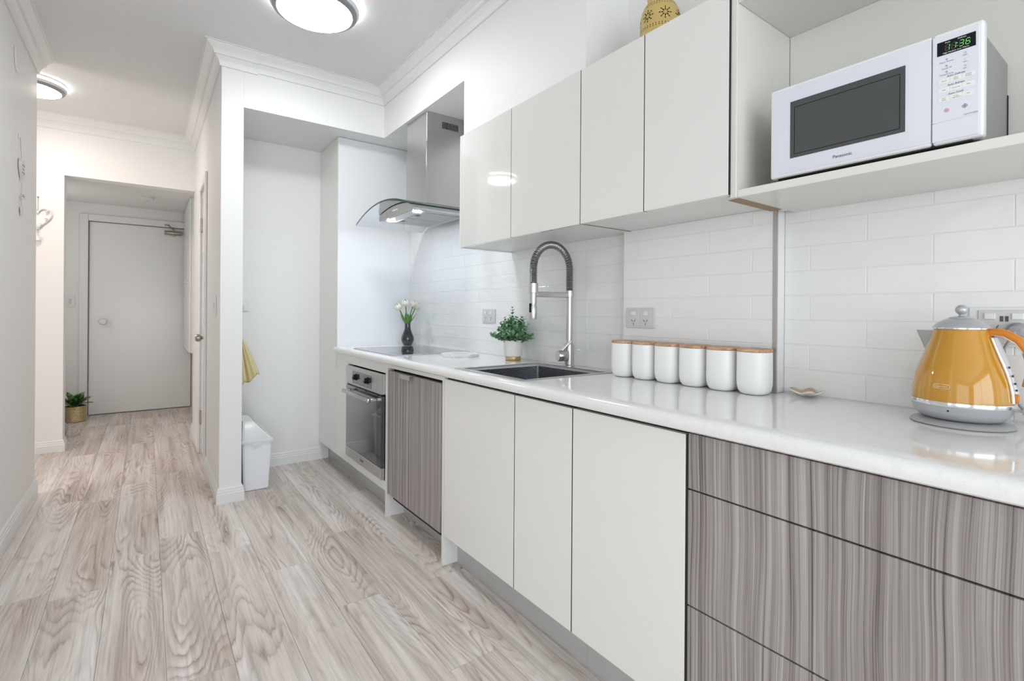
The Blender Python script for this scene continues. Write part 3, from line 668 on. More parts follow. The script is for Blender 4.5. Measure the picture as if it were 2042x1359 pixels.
# ------------------------------------------------------------------ upper cupboards
UX = 1.305; UZ0, UZ1 = 1.482, 2.058
def upper(label, ye, ym, ys, loc, raw_w):
    t = thing('wall_cupboard', label, 'cupboard', loc, 'gloss wall cupboards')
    front('door', t, ym+0.0022, ye-0.0018, UZ0, UZ1, M['upper'], UX); front('door', t, ys+0.0022, ym-0.0022, UZ0, UZ1, M['upper'], UX)
    bk = XB-0.001 if ys < 1.3 else XA-0.001
    bm = bmesh.new(); abox(bm, 1.3235, bk, ys+0.018, ye-0.0185, UZ0+0.003, UZ0+0.021); abox(bm, 1.3235, bk, ys, ye, UZ1-0.02, UZ1); abox(bm, bk-0.012, bk, ys+0.0182, ye-0.0187, UZ0+0.0212, UZ1-0.0202)
    obj('carcass', bm, M['carcass'], t)
    for y0, y1 in ((ys+0.0005, ys+0.0178), (ye-0.0182, ye-0.0005)):
        box('side_panel', 1.3235, bk, y0, y1, UZ0+0.003, UZ1-0.0202, M['carcass'], t)
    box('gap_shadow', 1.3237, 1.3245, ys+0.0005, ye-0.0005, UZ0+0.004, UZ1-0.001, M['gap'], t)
    for yy in (ym, ys): box('gap_shade_strip', UX+0.0022, UX+0.0178, yy-0.0016, yy+0.0019, UZ0, UZ1, M['gap'], t)  # shade of the door gaps, put in as black strips
    box('raw_edge', 1.335, bk-0.03, ys+0.001, ys+0.001+raw_w, UZ0+0.0018, UZ0+0.0029, M['raw'], t)
    return t
t1 = upper('gloss white two-door wall cupboard next to the range hood', 2.238, 1.803, 1.3625, (1.46, 1.80, UZ0), 0.010)
box('end_panel', UX+0.001, XA-0.001, 2.2385, 2.2545, UZ0-0.002, UZ1, M['carcass'], t1)
upper('gloss white two-door wall cupboard between the hood cupboard and the microwave niche', 1.3615, 1.066, 0.7705, (1.46, 1.07, UZ0), 0.017)
t = thing('microwave_niche', 'open cream wall unit with the shelf that carries the microwave', 'shelf unit', (1.46, 0.2, 1.472))
box('side_panel', 1.312, XB+0.018, 0.752, 0.770, 1.4725, 2.058, M['niche'], t, 0.001)
box('shelf', 1.316, XC-0.001, -0.35, 0.7515, 1.472, 1.4925, M['niche'], t, 0.001)
box('back_panel', XB+0.019, XB+0.035, -0.35, 0.7515, 1.4928, 2.010, M['niche'], t)
box('top_panel', 1.316, XB+0.035, -0.35, 0.7515, 2.0105, 2.058, M['niche'], t, 0.001)
box('side_panel', 1.312, XB+0.035, -0.37, -0.3505, 1.4725, 2.058, M['niche'], t, 0.001)
box('raw_edge', 1.330, XB-0.025, 0.7530, 0.786, 1.4705, 1.4723, M['raw'], t)

# ------------------------------------------------------------------ microwave
t = thing('microwave', 'white microwave oven with dark window and green clock on the open shelf', 'microwave', (1.49, 0.46, 1.4926))
MX = 1.338; my0, my1, mz0, mz1 = 0.2515, 0.6725, 1.507, 1.741
box('casing', 1.365, 1.612, 0.262, 0.662, 1.510, 1.737, M['microside'], t, 0.004, 2)
df = box('door', MX, 1.364, 0.3335, my1, mz0, mz1, M['micro'], t, 0.006, 3)
box('door_glass', MX-0.0008, MX+0.001, 0.3345, my1-0.0075, mz0+0.0075, mz1-0.0075, M['micropanel'], df, 0.0004)
wn = box('window', MX-0.0014, MX-0.0004, 0.3787, 0.621, 1.5512, 1.6965, M['microwin'], df)
bm = bmesh.new()
for y0, y1, z0, z1 in ((0.388, 0.611, 1.6800, 1.6812), (0.388, 0.611, 1.5600, 1.5612), (0.388, 0.3892, 1.5612, 1.68), (0.6098, 0.611, 1.5612, 1.68)): abox(bm, MX-0.0017, MX-0.0013, y0, y1, z0, z1)
obj('window_line', bm, M['black'], wn)
text('maker_name', 'Panasonic', (MX-0.001, 0.5012, 1.5305), LX, LZ, 0.0105, M['ink'], df, sx=1.0)
pn = box('control_panel', MX, 1.364, my0, 0.3325, mz0, mz1, M['micro'], t, 0.006, 3)
box('panel_face', MX-0.0008, MX+0.001, my0+0.0075, 0.3320, 1.5535, mz1-0.0075, M['micropanel'], pn, 0.0004)
box('open_button', MX-0.0012, MX+0.001, my0+0.0075, 0.3320, mz0+0.006, 1.5525, M['micropanel'], pn, 0.0005)
box('display', MX-0.0013, MX-0.0004, 0.2638, 0.3246, 1.6917, 1.7200, M['black'], pn)
DXF = MX-0.0015
SEG = {'0': 'abcdef', '1': 'bc', '3': 'abcdg', '6': 'acdefg', '8': 'abcdefg'}
def sevenseg(bm, ch, yl, zc, w_, h_, xo, invert=False):
    g_ = {'a': ((0, h_), (w_, h_)), 'b': ((w_, h_), (w_, h_/2)), 'c': ((w_, h_/2), (w_, 0)), 'd': ((0, 0), (w_, 0)), 'e': ((0, h_/2), (0, 0)), 'f': ((0, h_), (0, h_/2)), 'g': ((0, h_/2), (w_, h_/2))}
    on = SEG[ch]
    for k_, (p_, q_) in g_.items():
        if (k_ in on) == invert: continue
        def tr(pt): return Vector((xo, yl-(pt[0]+pt[1]*0.12), zc-h_/2+pt[1]))
        a_, b_ = tr(p_), tr(q_); d_ = (b_-a_).normalized()*0.0009; atube(bm, [a_+d_, b_-d_], 0.00062, 4)
bg_, bl_ = bmesh.new(), bmesh.new()
for ch, yl in (('1', 0.3115), ('1', 0.3015), ('3', 0.2895), ('6', 0.2795)):
    sevenseg(bl_, ch, yl, 1.7053, 0.0062, 0.0118, DXF); sevenseg(bg_, ch, yl, 1.7053, 0.0062, 0.0118, DXF, True)
for dz in (-0.003, 0.003): abox(bl_, DXF-0.0003, DXF+0.0003, 0.2917, 0.2929, 1.7053+dz-0.0007, 1.7053+dz+0.0007)
obj('clock_digits', bl_, M['led'], pn); obj('clock_ghost', bg_, M['ledoff'], pn)
text('print', 'Auto', (DXF, 0.3075, 1.7160), LX, LZ, 0.0042, M['ledtxt'], pn, depth=0.0001); text('print', 'Defrost', (DXF, 0.2850, 1.7165), LX, LZ, 0.0042, M['ledtxt'], pn, depth=0.0001)
text('print', 'High Medium Low Warm', (DXF, 0.2945, 1.6950), LX, LZ, 0.0040, M['ledtxt'], pn, depth=0.0001)
PX = MX-0.0010
for s, y, z in (('Micro Power', 0.309, 1.6765), ('Quick 30', 0.309, 1.6630), ('Timer/Clock', 0.309, 1.6505), ('10\nmin', 0.280, 1.6815), ('1\nmin', 0.280, 1.6678), ('10\nsec', 0.280, 1.6548)):
    text('print', s, (PX, y, z), LX, LZ, 0.0044, M['inkgrey'], pn, depth=0.0001)
for (y, z, k) in ((0.309, 1.6815, 0), (0.309, 1.6680, 1), (0.309, 1.6555, 2)):
    lathe('print', [(0.0008, 0), (0.0018, 0), (0.0018, 0.0002), (0.0008, 0.0002), (0.0008, 0)], (PX, y, z), M['inkgrey'], pn, 12, axis=(-1, 0, 0))
for s, z, cells in (('Auto Defrost', 1.6450, ('Bread', 'Meat\nPieces', 'Whole\nPoultry')), ('Auto Reheat', 1.6262, ('Plate', 'Casserole', 'Pizza')), ('Auto Cook', 1.6075, ('Rice\nPasta', 'Fresh\nVegetables', 'Fish'))):
    text('print', s, (PX, 0.294, z+0.0005), LX, LZ, 0.0052, M['ink'], pn, depth=0.0001)
    for i, cs in enumerate(cells):
        yc = 0.3130-0.0192*i
        box('button', PX-0.0002, PX+0.0003, yc-0.0092, yc+0.0092, z-0.0125, z-0.0030, M['button'], pn)
        text('print', cs, (PX-0.0003, yc, z-0.0077), LX, LZ, 0.0032, M['inkgrey'], pn, depth=0.0001)
bm = bmesh.new()
def octo(bm, y, z, r, n, rot):
    a = [(y+r*math.cos(rot+2*math.pi*i/n), z+r*math.sin(rot+2*math.pi*i/n)) for i in range(n)]
    for i in range(n):
        p, q = a[i], a[(i+1) % n]; atube(bm, [(PX, *p), (PX, *q)], 0.0004, 5)
octo(bm, 0.3088, 1.5755, 0.0036, 8, 0.39); octo(bm, 0.3088, 1.5755, 0.0015, 6, 0); obj('stop_mark', bm, M['inkred'], pn)
bm = bmesh.new(); octo(bm, 0.2800, 1.5757, 0.0042, 4, 0); octo(bm, 0.2800, 1.5757, 0.0016, 3, math.pi); obj('start_mark', bm, M['ink'], pn)
text('model_mark', 'NN-ST25JW', (PX, 0.2705, 1.5578), LX, LZ, 0.0042, M['inkgrey'], pn, depth=0.0001)
bm = bmesh.new()
for y, x in ((0.275, 1.40), (0.65, 1.36), (0.275, 1.58), (0.65, 1.58)): alathe(bm, [(0, 0), (0.009, 0), (0.011, 0.0165), (0, 0.0165)], (x, y, 1.4930), 14)
obj('foot', bm, M['black'], t)
box('underside', 1.345, 1.60, 0.27, 0.655, 1.5045, 1.5095, M['gap'], t)
bm = bmesh.new(); abox(bm, 1.385, 1.396, 0.2600, 0.2622, 1.535, 1.715, 0.001); abox(bm, 1.402, 1.407, 0.2604, 0.2622, 1.53, 1.715, 0.001)
obj('side_rib', bm, M['microside'], t)
for i in range(2): box('side_slot', 1.585, 1.60, 0.2612, 0.2622, 1.530+i*0.012, 1.533+i*0.012, M['black'], t)
box('rear_spacer', 1.606, 1.613, 0.2605, 0.275, 1.515, 1.66, M['black'], t)

# ------------------------------------------------------------------ canisters
can = thing('canister', 'white ceramic canister with wooden lid, the one nearest the aluminium tile trim', 'canister', (1.535, 0.8155, CT), 'canisters in a row on the worktop')
lathe('jar', [(0, 0.0008), (0.030, 0.0008), (0.038, 0.004), (0.0445, 0.014), (0.0475, 0.030), (0.048, 0.05), (0.0475, 0.132), (0.045, 0.132), (0.045, 0.128), (0, 0.128)], (1.535, 0.8155, CT), M['ceramic'], can, 48, sq=2.7)
lathe('lid', [(0, 0.1325), (0.0465, 0.1325), (0.0480, 0.134), (0.0480, 0.1405), (0.0468, 0.142), (0, 0.142)], (1.535, 0.8155, CT), M['lid'], can, 48, sq=2.7)
labs = ['white ceramic canister with wooden lid, second from the aluminium tile trim', 'white ceramic canister with wooden lid, third from the aluminium tile trim', 'white ceramic canister with wooden lid, fourth from the aluminium tile trim', 'white ceramic canister with wooden lid, second from the sink', 'white ceramic canister with wooden lid, the one nearest the sink']
for i, lb in enumerate(labs): dup(can, (1.532, 0.9195+0.1045*i, CT), lb)

# ------------------------------------------------------------------ vase with tulips
vx, vy = 1.555, 3.435
o = lathe('vase', [(0, 0.0005), (0.026, 0.0005), (0.033, 0.006), (0.044, 0.030), (0.047, 0.048), (0.043, 0.070), (0.031, 0.098), (0.023, 0.120), (0.021, 0.145), (0.0215, 0.162), (0.019, 0.162), (0.018, 0.14), (0.02, 0.12), (0, 0.10)], (vx, vy, CT), M['navy'], None, 40)
tag(o, 'glossy navy bottle vase behind the cooktop holding white tulips', 'vase')
def leafm(bm, base, d, length, width, bend, n=7):
    base = Vector(base); d = Vector(d).normalized(); s = d.cross(Vector((0, 0, 1)))
    if s.length < 1e-3: s = Vector((1, 0, 0))
    s.normalize(); u = s.cross(d).normalized(); prev = None
    for i in range(n+1):
        f = i/n; wd = width*math.sin(math.pi*min(1, 0.08+0.92*f))**0.8*(1-0.15*f) if f < 1 else 0.0006
        p = base+d*length*f - Vector((0, 0, 1))*bend*f*f
        a, c, b2 = bm.verts.new(p-s*wd/2), bm.verts.new(p+u*(-0.10*wd)), bm.verts.new(p+s*wd/2)
        if prev: bm.faces.new((prev[0], prev[1], c, a)); bm.faces.new((prev[1], prev[2], b2, c))
        prev = (a, c, b2)
heads = [((-0.066, -0.006, 0.262), 'white tulip at the far left of the navy vase', (-0.5, -0.25, 1)), ((-0.030, -0.03, 0.290), 'white tulip left of centre in the navy vase', (-0.2, -0.3, 1)), ((0.028, -0.02, 0.285), 'white tulip right of centre in the navy vase', (0.25, -0.2, 1)), ((0.056, 0.0, 0.270), 'white tulip at the far right of the navy vase', (0.5, -0.1, 1))]
for i, ((dx, dy, hz), lb, ld) in enumerate(heads):
    t = thing('tulip', lb, 'tulip', (vx, vy, CT+0.11), 'tulips in the navy vase')
    b0 = Vector((vx+dx*0.12, vy+dy*0.12, CT+0.12)); tp = Vector((vx+dx, vy+dy, CT+hz))
    ml = b0.lerp(tp, 0.5)-Vector((dx*0.18, dy*0.18, -0.005))
    tube('stem', [b0, b0.lerp(ml, 0.5), ml, ml.lerp(tp, 0.5)+Vector((dx*0.03, 0, 0)), tp], 0.0042, M['tulipgreen'], t, 8)
    bm = bmesh.new(); ax = (tp-ml).normalized(); q = Vector((0, 0, 1)).rotation_difference(ax).to_matrix()
    for k in range(6):
        a0 = k*math.pi/3; rr = 1.0 if k % 2 else 0.88
        vsn = []
        for j in range(7):
            f = j/6; r = (0.006+0.0215*math.sin(math.pi*min(1, f*0.82+0.12)))*rr; hh = 0.054*f; wa = 0.62*math.sin(math.pi*(0.15+0.80*f))**0.7 if f < 1 else 0.03
            vsn.append([bm.verts.new(tp+q@Vector((r*math.cos(a0+s*wa), r*math.sin(a0+s*wa), hh-0.004*abs(s)*f))) for s in (-1, -0.4, 0.4, 1)])
        for A, B in zip(vsn, vsn[1:]):
            for j in range(3): bm.faces.new((A[j], A[j+1], B[j+1], B[j]))
    obj('blossom', bm, M['petal'], t, 70)
    bm = bmesh.new(); leafm(bm, (vx+dx*0.15, vy+dy*0.15, CT+0.150), (ld[0]*1.15, ld[1], 1), 0.12, 0.032, 0.012); leafm(bm, (vx+dx*0.1, vy-0.005, CT+0.150), (ld[0]*0.35, -0.3, 1), 0.095, 0.030, 0.006)
    obj('leaf', bm, M['tulipgreen'], t, 70)

# marble board
pts = []
for i in range(64):
    a = 2*math.pi*i/64; k = 1.0+0.055*math.cos(8*a); pts.append((1.43+0.105*k*math.cos(a), 2.455+0.105*k*math.sin(a)))
bm = aprism(bmesh.new(), pts, 'z', CT+0.0005, CT+0.016)
t = obj('marble_board', bm, M['marble'], None, 50, (1.43, 2.455, CT)); tag(t, 'small scalloped white marble board beside the cooktop', 'board')
text('engraving', 'home', (1.43, 2.455, CT+0.0163), (0.81, -0.59, 0), (0.59, 0.81, 0), 0.036, M['inkgrey'], t, shear=0.2)

# eucalyptus in white pot
ex, ey = 1.545, 2.105
t = thing('potted_plant', 'bushy green plant in a white pot with a gold base beside the sink', 'plant', (ex, ey, CT))
lathe('pot', [(0, 0.019), (0.040, 0.019), (0.0465, 0.024), (0.049, 0.05), (0.050, 0.106), (0.0465, 0.106), (0.045, 0.095), (0, 0.095)], (ex, ey, CT), M['potceramic'], t, 40)
lathe('gold_base', [(0, 0.0008), (0.040, 0.0008), (0.041, 0.002), (0.041, 0.0185), (0, 0.0185)], (ex, ey, CT), M['gold'], t, 40)
lathe('soil', [(0, 0.0955), (0.044, 0.0955), (0.044, 0.098), (0, 0.099)], (ex, ey, CT), M['soil'], t, 24)
rnd = random.Random(11); sb = bmesh.new(); lb1 = bmesh.new(); lb2 = bmesh.new()
def roundleaf(bm, p, d, nrm, r):
    d = d.normalized(); s = d.cross(nrm).normalized(); nn = s.cross(d)
    c = p+d*r
    vsn = [bm.verts.new(c+d*r*math.cos(a)*1.1+s*r*0.85*math.sin(a)+nn*(0.25*r*abs(math.sin(a)))) for a in [2*math.pi*i/8 for i in range(8)]]
    cc = bm.verts.new(c)
    for i in range(8): bm.faces.new((vsn[i], vsn[(i+1) % 8], cc))
for i in range(84):
    a = rnd.uniform(0, 2*math.pi); tilt = 0.05+1.12*(i/84.0)**0.7; ln = rnd.uniform(0.105, 0.132)*(1.08-0.20*tilt)
    if i == 0: tilt, ln = 0.03, 0.175
    d = Vector((math.sin(tilt)*math.cos(a), math.sin(tilt)*math.sin(a), math.cos(tilt)))
    if d.x > 0.45: ln = min(ln, 0.075/d.x*0.9)
    b0 = Vector((ex+d.x*0.02, ey+d.y*0.02, CT+0.098)); tip = b0+d*ln+Vector((0, 0, -0.016*tilt))
    atube(sb, [b0, b0.lerp(tip, 0.5)+Vector((0, 0, 0.006*tilt)), tip], [0.0015, 0.0012, 0.0007], 5)
    nl = 9
    for j in range(1, nl+1):
        f = (j/nl)**0.8; p = b0.lerp(tip, f); rr = 0.0112*(1.08-0.45*f)*rnd.uniform(0.8, 1.15)
        for sgn in (-1, 1):
            sd = d.cross(Vector((rnd.uniform(-1, 1), rnd.uniform(-1, 1), rnd.uniform(-.5, 1)))).normalized()*sgn
            roundleaf(lb1 if rnd.random() < 0.6 else lb2, p, sd+d*0.5+Vector((0, 0, 0.2)), d+Vector((rnd.uniform(-.4, .4), rnd.uniform(-.4, .4), 0.6)), rr)
obj('stems', sb, M['stem'], t); o = obj('foliage', lb1, M['euca'], t, 60); o['kind'] = 'stuff'; o = obj('foliage', lb2, M['euca2'], t, 60); o['kind'] = 'stuff'

# ------------------------------------------------------------------ sockets and switches
def slots(par, fx, yc, zc, k=1.0):
    bm = bmesh.new()
    for (dy, dz, rot, ln) in ((0.0055, 0.004, 0.5, 0.008), (-0.0055, 0.004, -0.5, 0.008), (0, -0.0065, 0, 0.008)):
        a = Vector((0, math.sin(rot), math.cos(rot)))*ln*k/2; c = Vector((fx-0.0002, yc+dy*k, zc+dz*k)); atube(bm, [c-a, c+a], 0.0009*k, 4)
    obj('socket_slot', bm, M['slot'], par)
def power_point(label, xf, yc, zc, wd, hh, loc=None):
    t = thing('power_point', label, 'socket', (xf, yc, zc), 'double power points on the splashback')
    box('plate', xf-0.007, xf-0.0005, yc-wd/2, yc+wd/2, zc-hh/2, zc+hh/2, M['plate'], t, 0.002, 2)
    for s in (-1, 1):
        y = yc+s*wd*0.215
        fc = box('socket_face', xf-0.0085, xf-0.0068, y-wd*0.19, y+wd*0.19, zc-hh*0.40, zc+hh*0.40, M['plate'], t, 0.0006)
        box('rocker_switch', xf-0.0115, xf-0.0083, y-0.010, y+0.010, zc+hh*0.12, zc+hh*0.33, M['plastic'], t, 0.001)
        slots(t, xf-0.0087, y, zc-hh*0.20, 1.25)
    return t
power_point('grey double power point on the tiles between the vase and the green plant', XA, 2.475, 1.128, 0.135, 0.080)
power_point('grey double power point on the tiles above the canisters', XB, 1.312, 1.131, 0.140, 0.080)
t = thing('power_point', 'wide white power point with USB ports on the tiles behind the kettle', 'socket', (XC, 0.26, 1.12))
box('plate', XC-0.006, XC-0.0005, 0.176, 0.335, 1.076, 1.170, M['plastic'], t, 0.002, 2)
box('inner_plate', XC-0.009, XC-0.0058, 0.186, 0.318, 1.082, 1.163, M['plate'], t, 0.002, 2)
for y in (0.296, 0.248): box('rocker_switch', XC-0.0125, XC-0.0088, y-0.010, y+0.010, 1.141, 1.156, M['plastic'], t, 0.001)
for y in (0.2755, 0.2665): box('usb_port', XC-0.0098, XC-0.0088, y-0.003, y+0.003, 1.136, 1.149, M['slot'], t)
slots(t, XC-0.009, 0.290, 1.118, 1.25)
t = thing('kettle_plug', 'grey power plug and cord in the socket behind the kettle', 'plug', (XC-0.02, 0.248, 1.112))
lathe('plug', [(0, 0), (0.019, 0), (0.019, 0.010), (0.013, 0.020), (0.011, 0.034), (0, 0.035)], (XC-0.0100, 0.248, 1.115), M['greyplug'], t, 24, axis=(-1, 0, 0))
cp = [(XC-0.043, 0.248, 1.113), (XC-0.050, 0.252, 1.100), (XC-0.046, 0.264, 1.075), (XC-0.035, 0.268, 1.02), (XC-0.03, 0.245, 0.95), (XC-0.035, 0.215, 0.908), (XC-0.05, 0.18, 0.905), (1.62, 0.12, 0.905), (1.60, 0.05, 0.905)]
tube('cord', cp, 0.0033, M['greyplug'], t, 8)
# nook, hall and entry plates
t = thing('power_point', 'single white power point on the back wall of the bin nook', 'socket', (0.55, 4.031, 1.185))
box('plate', 0.515, 0.592, 4.0225, 4.0305, 1.145, 1.225, M['plastic'], t, 0.002); box('rocker_switch', 0.530, 0.552, 4.0195, 4.0228, 1.192, 1.212, M['plate'], t, 0.001); box('socket_face', 0.525, 0.565, 4.0205, 4.0228, 1.152, 1.186, M['plate'], t, 0.001)
for dx, dz in ((-0.007, 0.005), (0.007, 0.005), (0, -0.008)): box('socket_slot', 0.5445+dx-0.0012, 0.5445+dx+0.0012, 4.0200, 4.0207, 1.169+dz-0.004, 1.169+dz+0.004, M['slot'], t)
t = thing('light_switch', 'slim white light switch on the hallway side of the wall end', 'switch', (0.352, 3.655, 1.18))
box('plate', 0.3435, 0.3515, 3.618, 3.692, 1.118, 1.242, M['plastic'], t, 0.002); box('rocker_switch', 0.3405, 0.3437, 3.645, 3.665, 1.165, 1.195, M['plate'], t, 0.001)
t = thing('light_switch', 'white two-button light switch on the wall left of the entry door', 'switch', (-0.66, 7.06, 1.235))
box('plate', -0.697, -0.617, 7.052, 7.0605, 1.172, 1.298, M['plastic'], t, 0.002)
for z in (1.250, 1.222): box('rocker_switch', -0.670, -0.645, 7.0485, 7.0523, z-0.011, z+0.011, M['plate'], t, 0.001)
t = thing('smoke_detector', 'round white smoke detector on the entry ceiling', 'smoke detector', (0.0, 6.34, 2.30))
lathe('housing', [(0, 0), (0.055, 0), (0.055, -0.014), (0.045, -0.026), (0.018, -0.030), (0, -0.030)], (0.0, 6.34, 2.2995), M['plastic'], t, 32); lathe('sensor', [(0, -0.0302), (0.010, -0.0302), (0.008, -0.037), (0, -0.038)], (0.0, 6.34, 2.2995), M['plate'], t, 16)
# shallow wall cabinet by the entry
t = thing('meter_cupboard', 'tall shallow white cupboard on the wall right of the entry door', 'cupboard', (0.41, 6.53, 0.71))
box('body', 0.366, 0.469, 6.04, 7.03, 0.71, 2.298, M['trim'], t, 0.002); box('door', 0.349, 0.365, 6.045, 7.025, 0.715, 2.29, M['trim'], t, 0.002)
obj('handle', atube(bmesh.new(), [(0.349, 6.16, 1.45), (0.318, 6.16, 1.46), (0.318, 6.16, 1.43), (0.338, 6.16, 1.425)], 0.006), M['chrome'], t)

# ------------------------------------------------------------------ nook: bin, hook, towel
t = thing('rubbish_bin', 'white plastic swing-top bin standing in the nook', 'bin', (0.575, 3.73, 0))
def loft(bm, rects):
    rings = [[bm.verts.new(p) for p in ((x0, y0, z), (x1, y0, z), (x1, y1, z), (x0, y1, z))] for x0, x1, y0, y1, z in rects]
    for a, b2 in zip(rings, rings[1:]):
        for j in range(4): bm.faces.new((a[j], a[(j+1) % 4], b2[(j+1) % 4], b2[j]))
    bm.faces.new(list(reversed(rings[0]))); bm.faces.new(rings[-1])
    es = [e for e in bm.edges if abs(e.verts[0].co.z-e.verts[1].co.z) > 0.03]
    bmesh.ops.bevel(bm, geom=es, offset=0.008, segments=2, affect='EDGES'); return bm
obj('body', loft(bmesh.new(), [(0.502, 0.644, 3.552, 3.895, 0.003), (0.492, 0.660, 3.542, 3.915, 0.308)]), M['binplastic'], t)
obj('lid', loft(bmesh.new(), [(0.487, 0.667, 3.533, 3.925, 0.3085), (0.487, 0.667, 3.533, 3.925, 0.320), (0.493, 0.655, 3.545, 3.915, 0.326), (0.505, 0.565, 3.610, 3.850, 0.432)]), M['plastic'], t)
box('clip', 0.548, 0.600, 3.5335, 3.5415, 0.290, 0.3080, M['plastic'], t, 0.001)
bm = bmesh.new()
q = [Vector((0.575, 3.64, 0.423)), Vector((0.645, 3.60, 0.340)), Vector((0.645, 3.86, 0.340)), Vector((0.575, 3.82, 0.423))]
nv = (q[1]-q[0]).cross(q[3]-q[0]).normalized(); nv = nv if nv.z > 0 else -nv
A = [bm.verts.new(p+nv*0.001) for p in q]; B = [bm.verts.new(p+nv*0.006) for p in q]
bm.faces.new(A); bm.faces.new(B)
for j in range(4): bm.faces.new((A[j], A[(j+1) % 4], B[(j+1) % 4], B[j]))
obj('swing_flap', bm, M['plate'], t)
t = thing('wall_hook', 'small silver hook inside the nook holding a yellow cloth', 'hook', (0.471, 3.80, 1.05))
obj('hook_wire', atube(bmesh.new(), [(0.472, 3.80, 1.075), (0.480, 3.80, 1.06), (0.492, 3.80, 1.03), (0.500, 3.80, 0.985), (0.512, 3.80, 0.978), (0.518, 3.80, 0.99)], 0.003), M['chrome'], t)
box('hook_plate', 0.4705, 0.4735, 3.79, 3.81, 1.05, 1.09, M['chrome'], t, 0.001)
bm = bmesh.new(); NU, NV = 44, 18; rows = []
def tri(a): return math.sin(a)
for j in range(NV+1):
    f = j/NV; row = []
    for i in range(NU+1):
        u = i/NU; s = f**0.75
        x = 0.500 + (u-0.18)*0.165*s; x = max(x, 0.474)
        yv = 3.80 + 0.022*s*math.sin(u*13.0+0.7) + 0.008*s*math.sin(u*37)+0.03*s*u
        zb = 0.985 - f*(0.375-0.10*u+0.014*math.sin(u*13))
        row.append(bm.verts.new((x, yv, zb)))
    rows.append(row)
for a, b2 in zip(rows, rows[1:]):
    for i in range(NU): bm.faces.new((a[i], a[i+1], b2[i+1], b2[i]))
o = obj('tea_towel', bm, M['towel'], None, 80); sm = o.modifiers.new('thickness', 'SOLIDIFY'); sm.thickness = 0.003
tag(o, 'pale yellow cloth hanging from the hook in the nook', 'cloth')

# ------------------------------------------------------------------ entry plant and ornament
gx, gy = -0.585, 6.78
t = thing('entry_plant', 'variegated leafy plant in a gold pot on the floor by the entry door', 'plant', (gx, gy, 0))
lathe('pot', [(0, 0.002), (0.080, 0.002), (0.084, 0.006), (0.090, 0.16), (0.086, 0.16), (0.084, 0.145), (0, 0.145)], (gx, gy, 0), M['goldpot'], t, 36)
lathe('soil', [(0, 0.1455), (0.083, 0.1455), (0.083, 0.150), (0, 0.152)], (gx, gy, 0), M['soil'], t, 24)
rnd = random.Random(5)
for i in range(16):
    a = i*2.4+rnd.uniform(-.2, .2); tl = 0.35+0.065*i*0.9; d = Vector((math.sin(tl)*math.cos(a), math.sin(tl)*math.sin(a), math.cos(tl)))
    bm = bmesh.new(); leafm(bm, (gx+d.x*0.03, gy+d.y*0.03, 0.17), d, 0.20-0.004*i, 0.085, 0.05, 8); atube(bm, [(gx+d.x*0.01, gy+d.y*0.01, 0.148), (gx+d.x*0.04, gy+d.y*0.04, 0.178)], 0.003, 6)
    obj('leaf', bm, M['dief'], t, 70)
o = lathe('ornament', [(0, 0.001), (0.045, 0.001), (0.070, 0.03), (0.080, 0.07), (0.070, 0.11), (0.045, 0.14), (0.030, 0.15), (0.034, 0.165), (0.028, 0.165), (0.024, 0.15), (0, 0.14)], (-0.645, 6.02, 0), M['silverpot'], None, 36)
tag(o, 'mottled silver ornament on the floor just inside the entry, mostly hidden by the wall', 'ornament')

# ------------------------------------------------------------------ wall hangings
def heartpts(w_, h_, n=28):
    r = []
    for i in range(n):
        a = 2*math.pi*i/n; x = 16*math.sin(a)**3; y = 13*math.cos(a)-5*math.cos(2*a)-2*math.cos(3*a)-math.cos(4*a); r.append((x/32*w_, (y+2.5)/29*h_))
    return r
t = thing('heart_hanging', 'white heart on a string with a little bell hanging on the left wall', 'wall hanging', (-0.556, 3.74, 1.90))
xw = -0.549
box('adhesive_hook', -0.5565, -0.553, 3.70, 3.725, 2.06, 2.085, M['plastic'], t, 0.001)
tube('string', [(xw-0.002, 3.715, 2.068), (xw, 3.735, 1.96)], 0.0012, M['string'], t, 6)
hh = bmesh.new(); aprism(hh, [(3.740+y, 1.895+z) for y, z in heartpts(0.105, 0.125)], 'x', xw-0.005, xw+0.007); ho = obj('heart', hh, M['deco'], t)
text('print', 'a friend\nis the\nbest gift', (xw+0.0072, 3.740, 1.905), (0, 1, 0), (0, 0, 1), 0.020, M['inkgrey'], ho)
tube('string', [(xw, 3.742, 1.835), (xw, 3.745, 1.70)], 0.0009, M['string'], t, 6)
lathe('bell', [(0, 0.0), (0.016, 0.0), (0.017, 0.004), (0.010, 0.016), (0.006, 0.024), (0, 0.026)], (xw+0.004, 3.745, 1.745), M['chrome'], t, 16)
obj('small_heart', aprism(bmesh.new(), [(3.747+y, 1.675+z) for y, z in heartpts(0.045, 0.055, 20)], 'x', xw-0.002, xw+0.003), M['deco'], t)
t = thing('wall_hook', 'thin white adhesive hook high on the left wall', 'hook', (-0.556, 3.62, 2.43))
obj('hook_strip', atube(bmesh.new(), [(-0.553, 3.585, 2.50), (-0.553, 3.583, 2.46), (-0.553, 3.592, 2.42), (-0.550, 3.615, 2.385), (-0.545, 3.63, 2.375)], 0.004), M['plastic'], t)
t = thing('heart_hanging', 'white wire heart with beads hanging on the hall wall by the doorway', 'wall hanging', (-0.69, 5.418, 1.85))
bm = bmesh.new(); hp2 = [(-0.70+x, 1.865+z) for x, z in heartpts(0.16, 0.17)]
for i in range(len(hp2)): atube(bm, [(hp2[i][0], 5.412, hp2[i][1]), (hp2[(i+1) % len(hp2)][0], 5.412, hp2[(i+1) % len(hp2)][1])], 0.007, 6)
obj('wire_heart', bm, M['deco'], t)
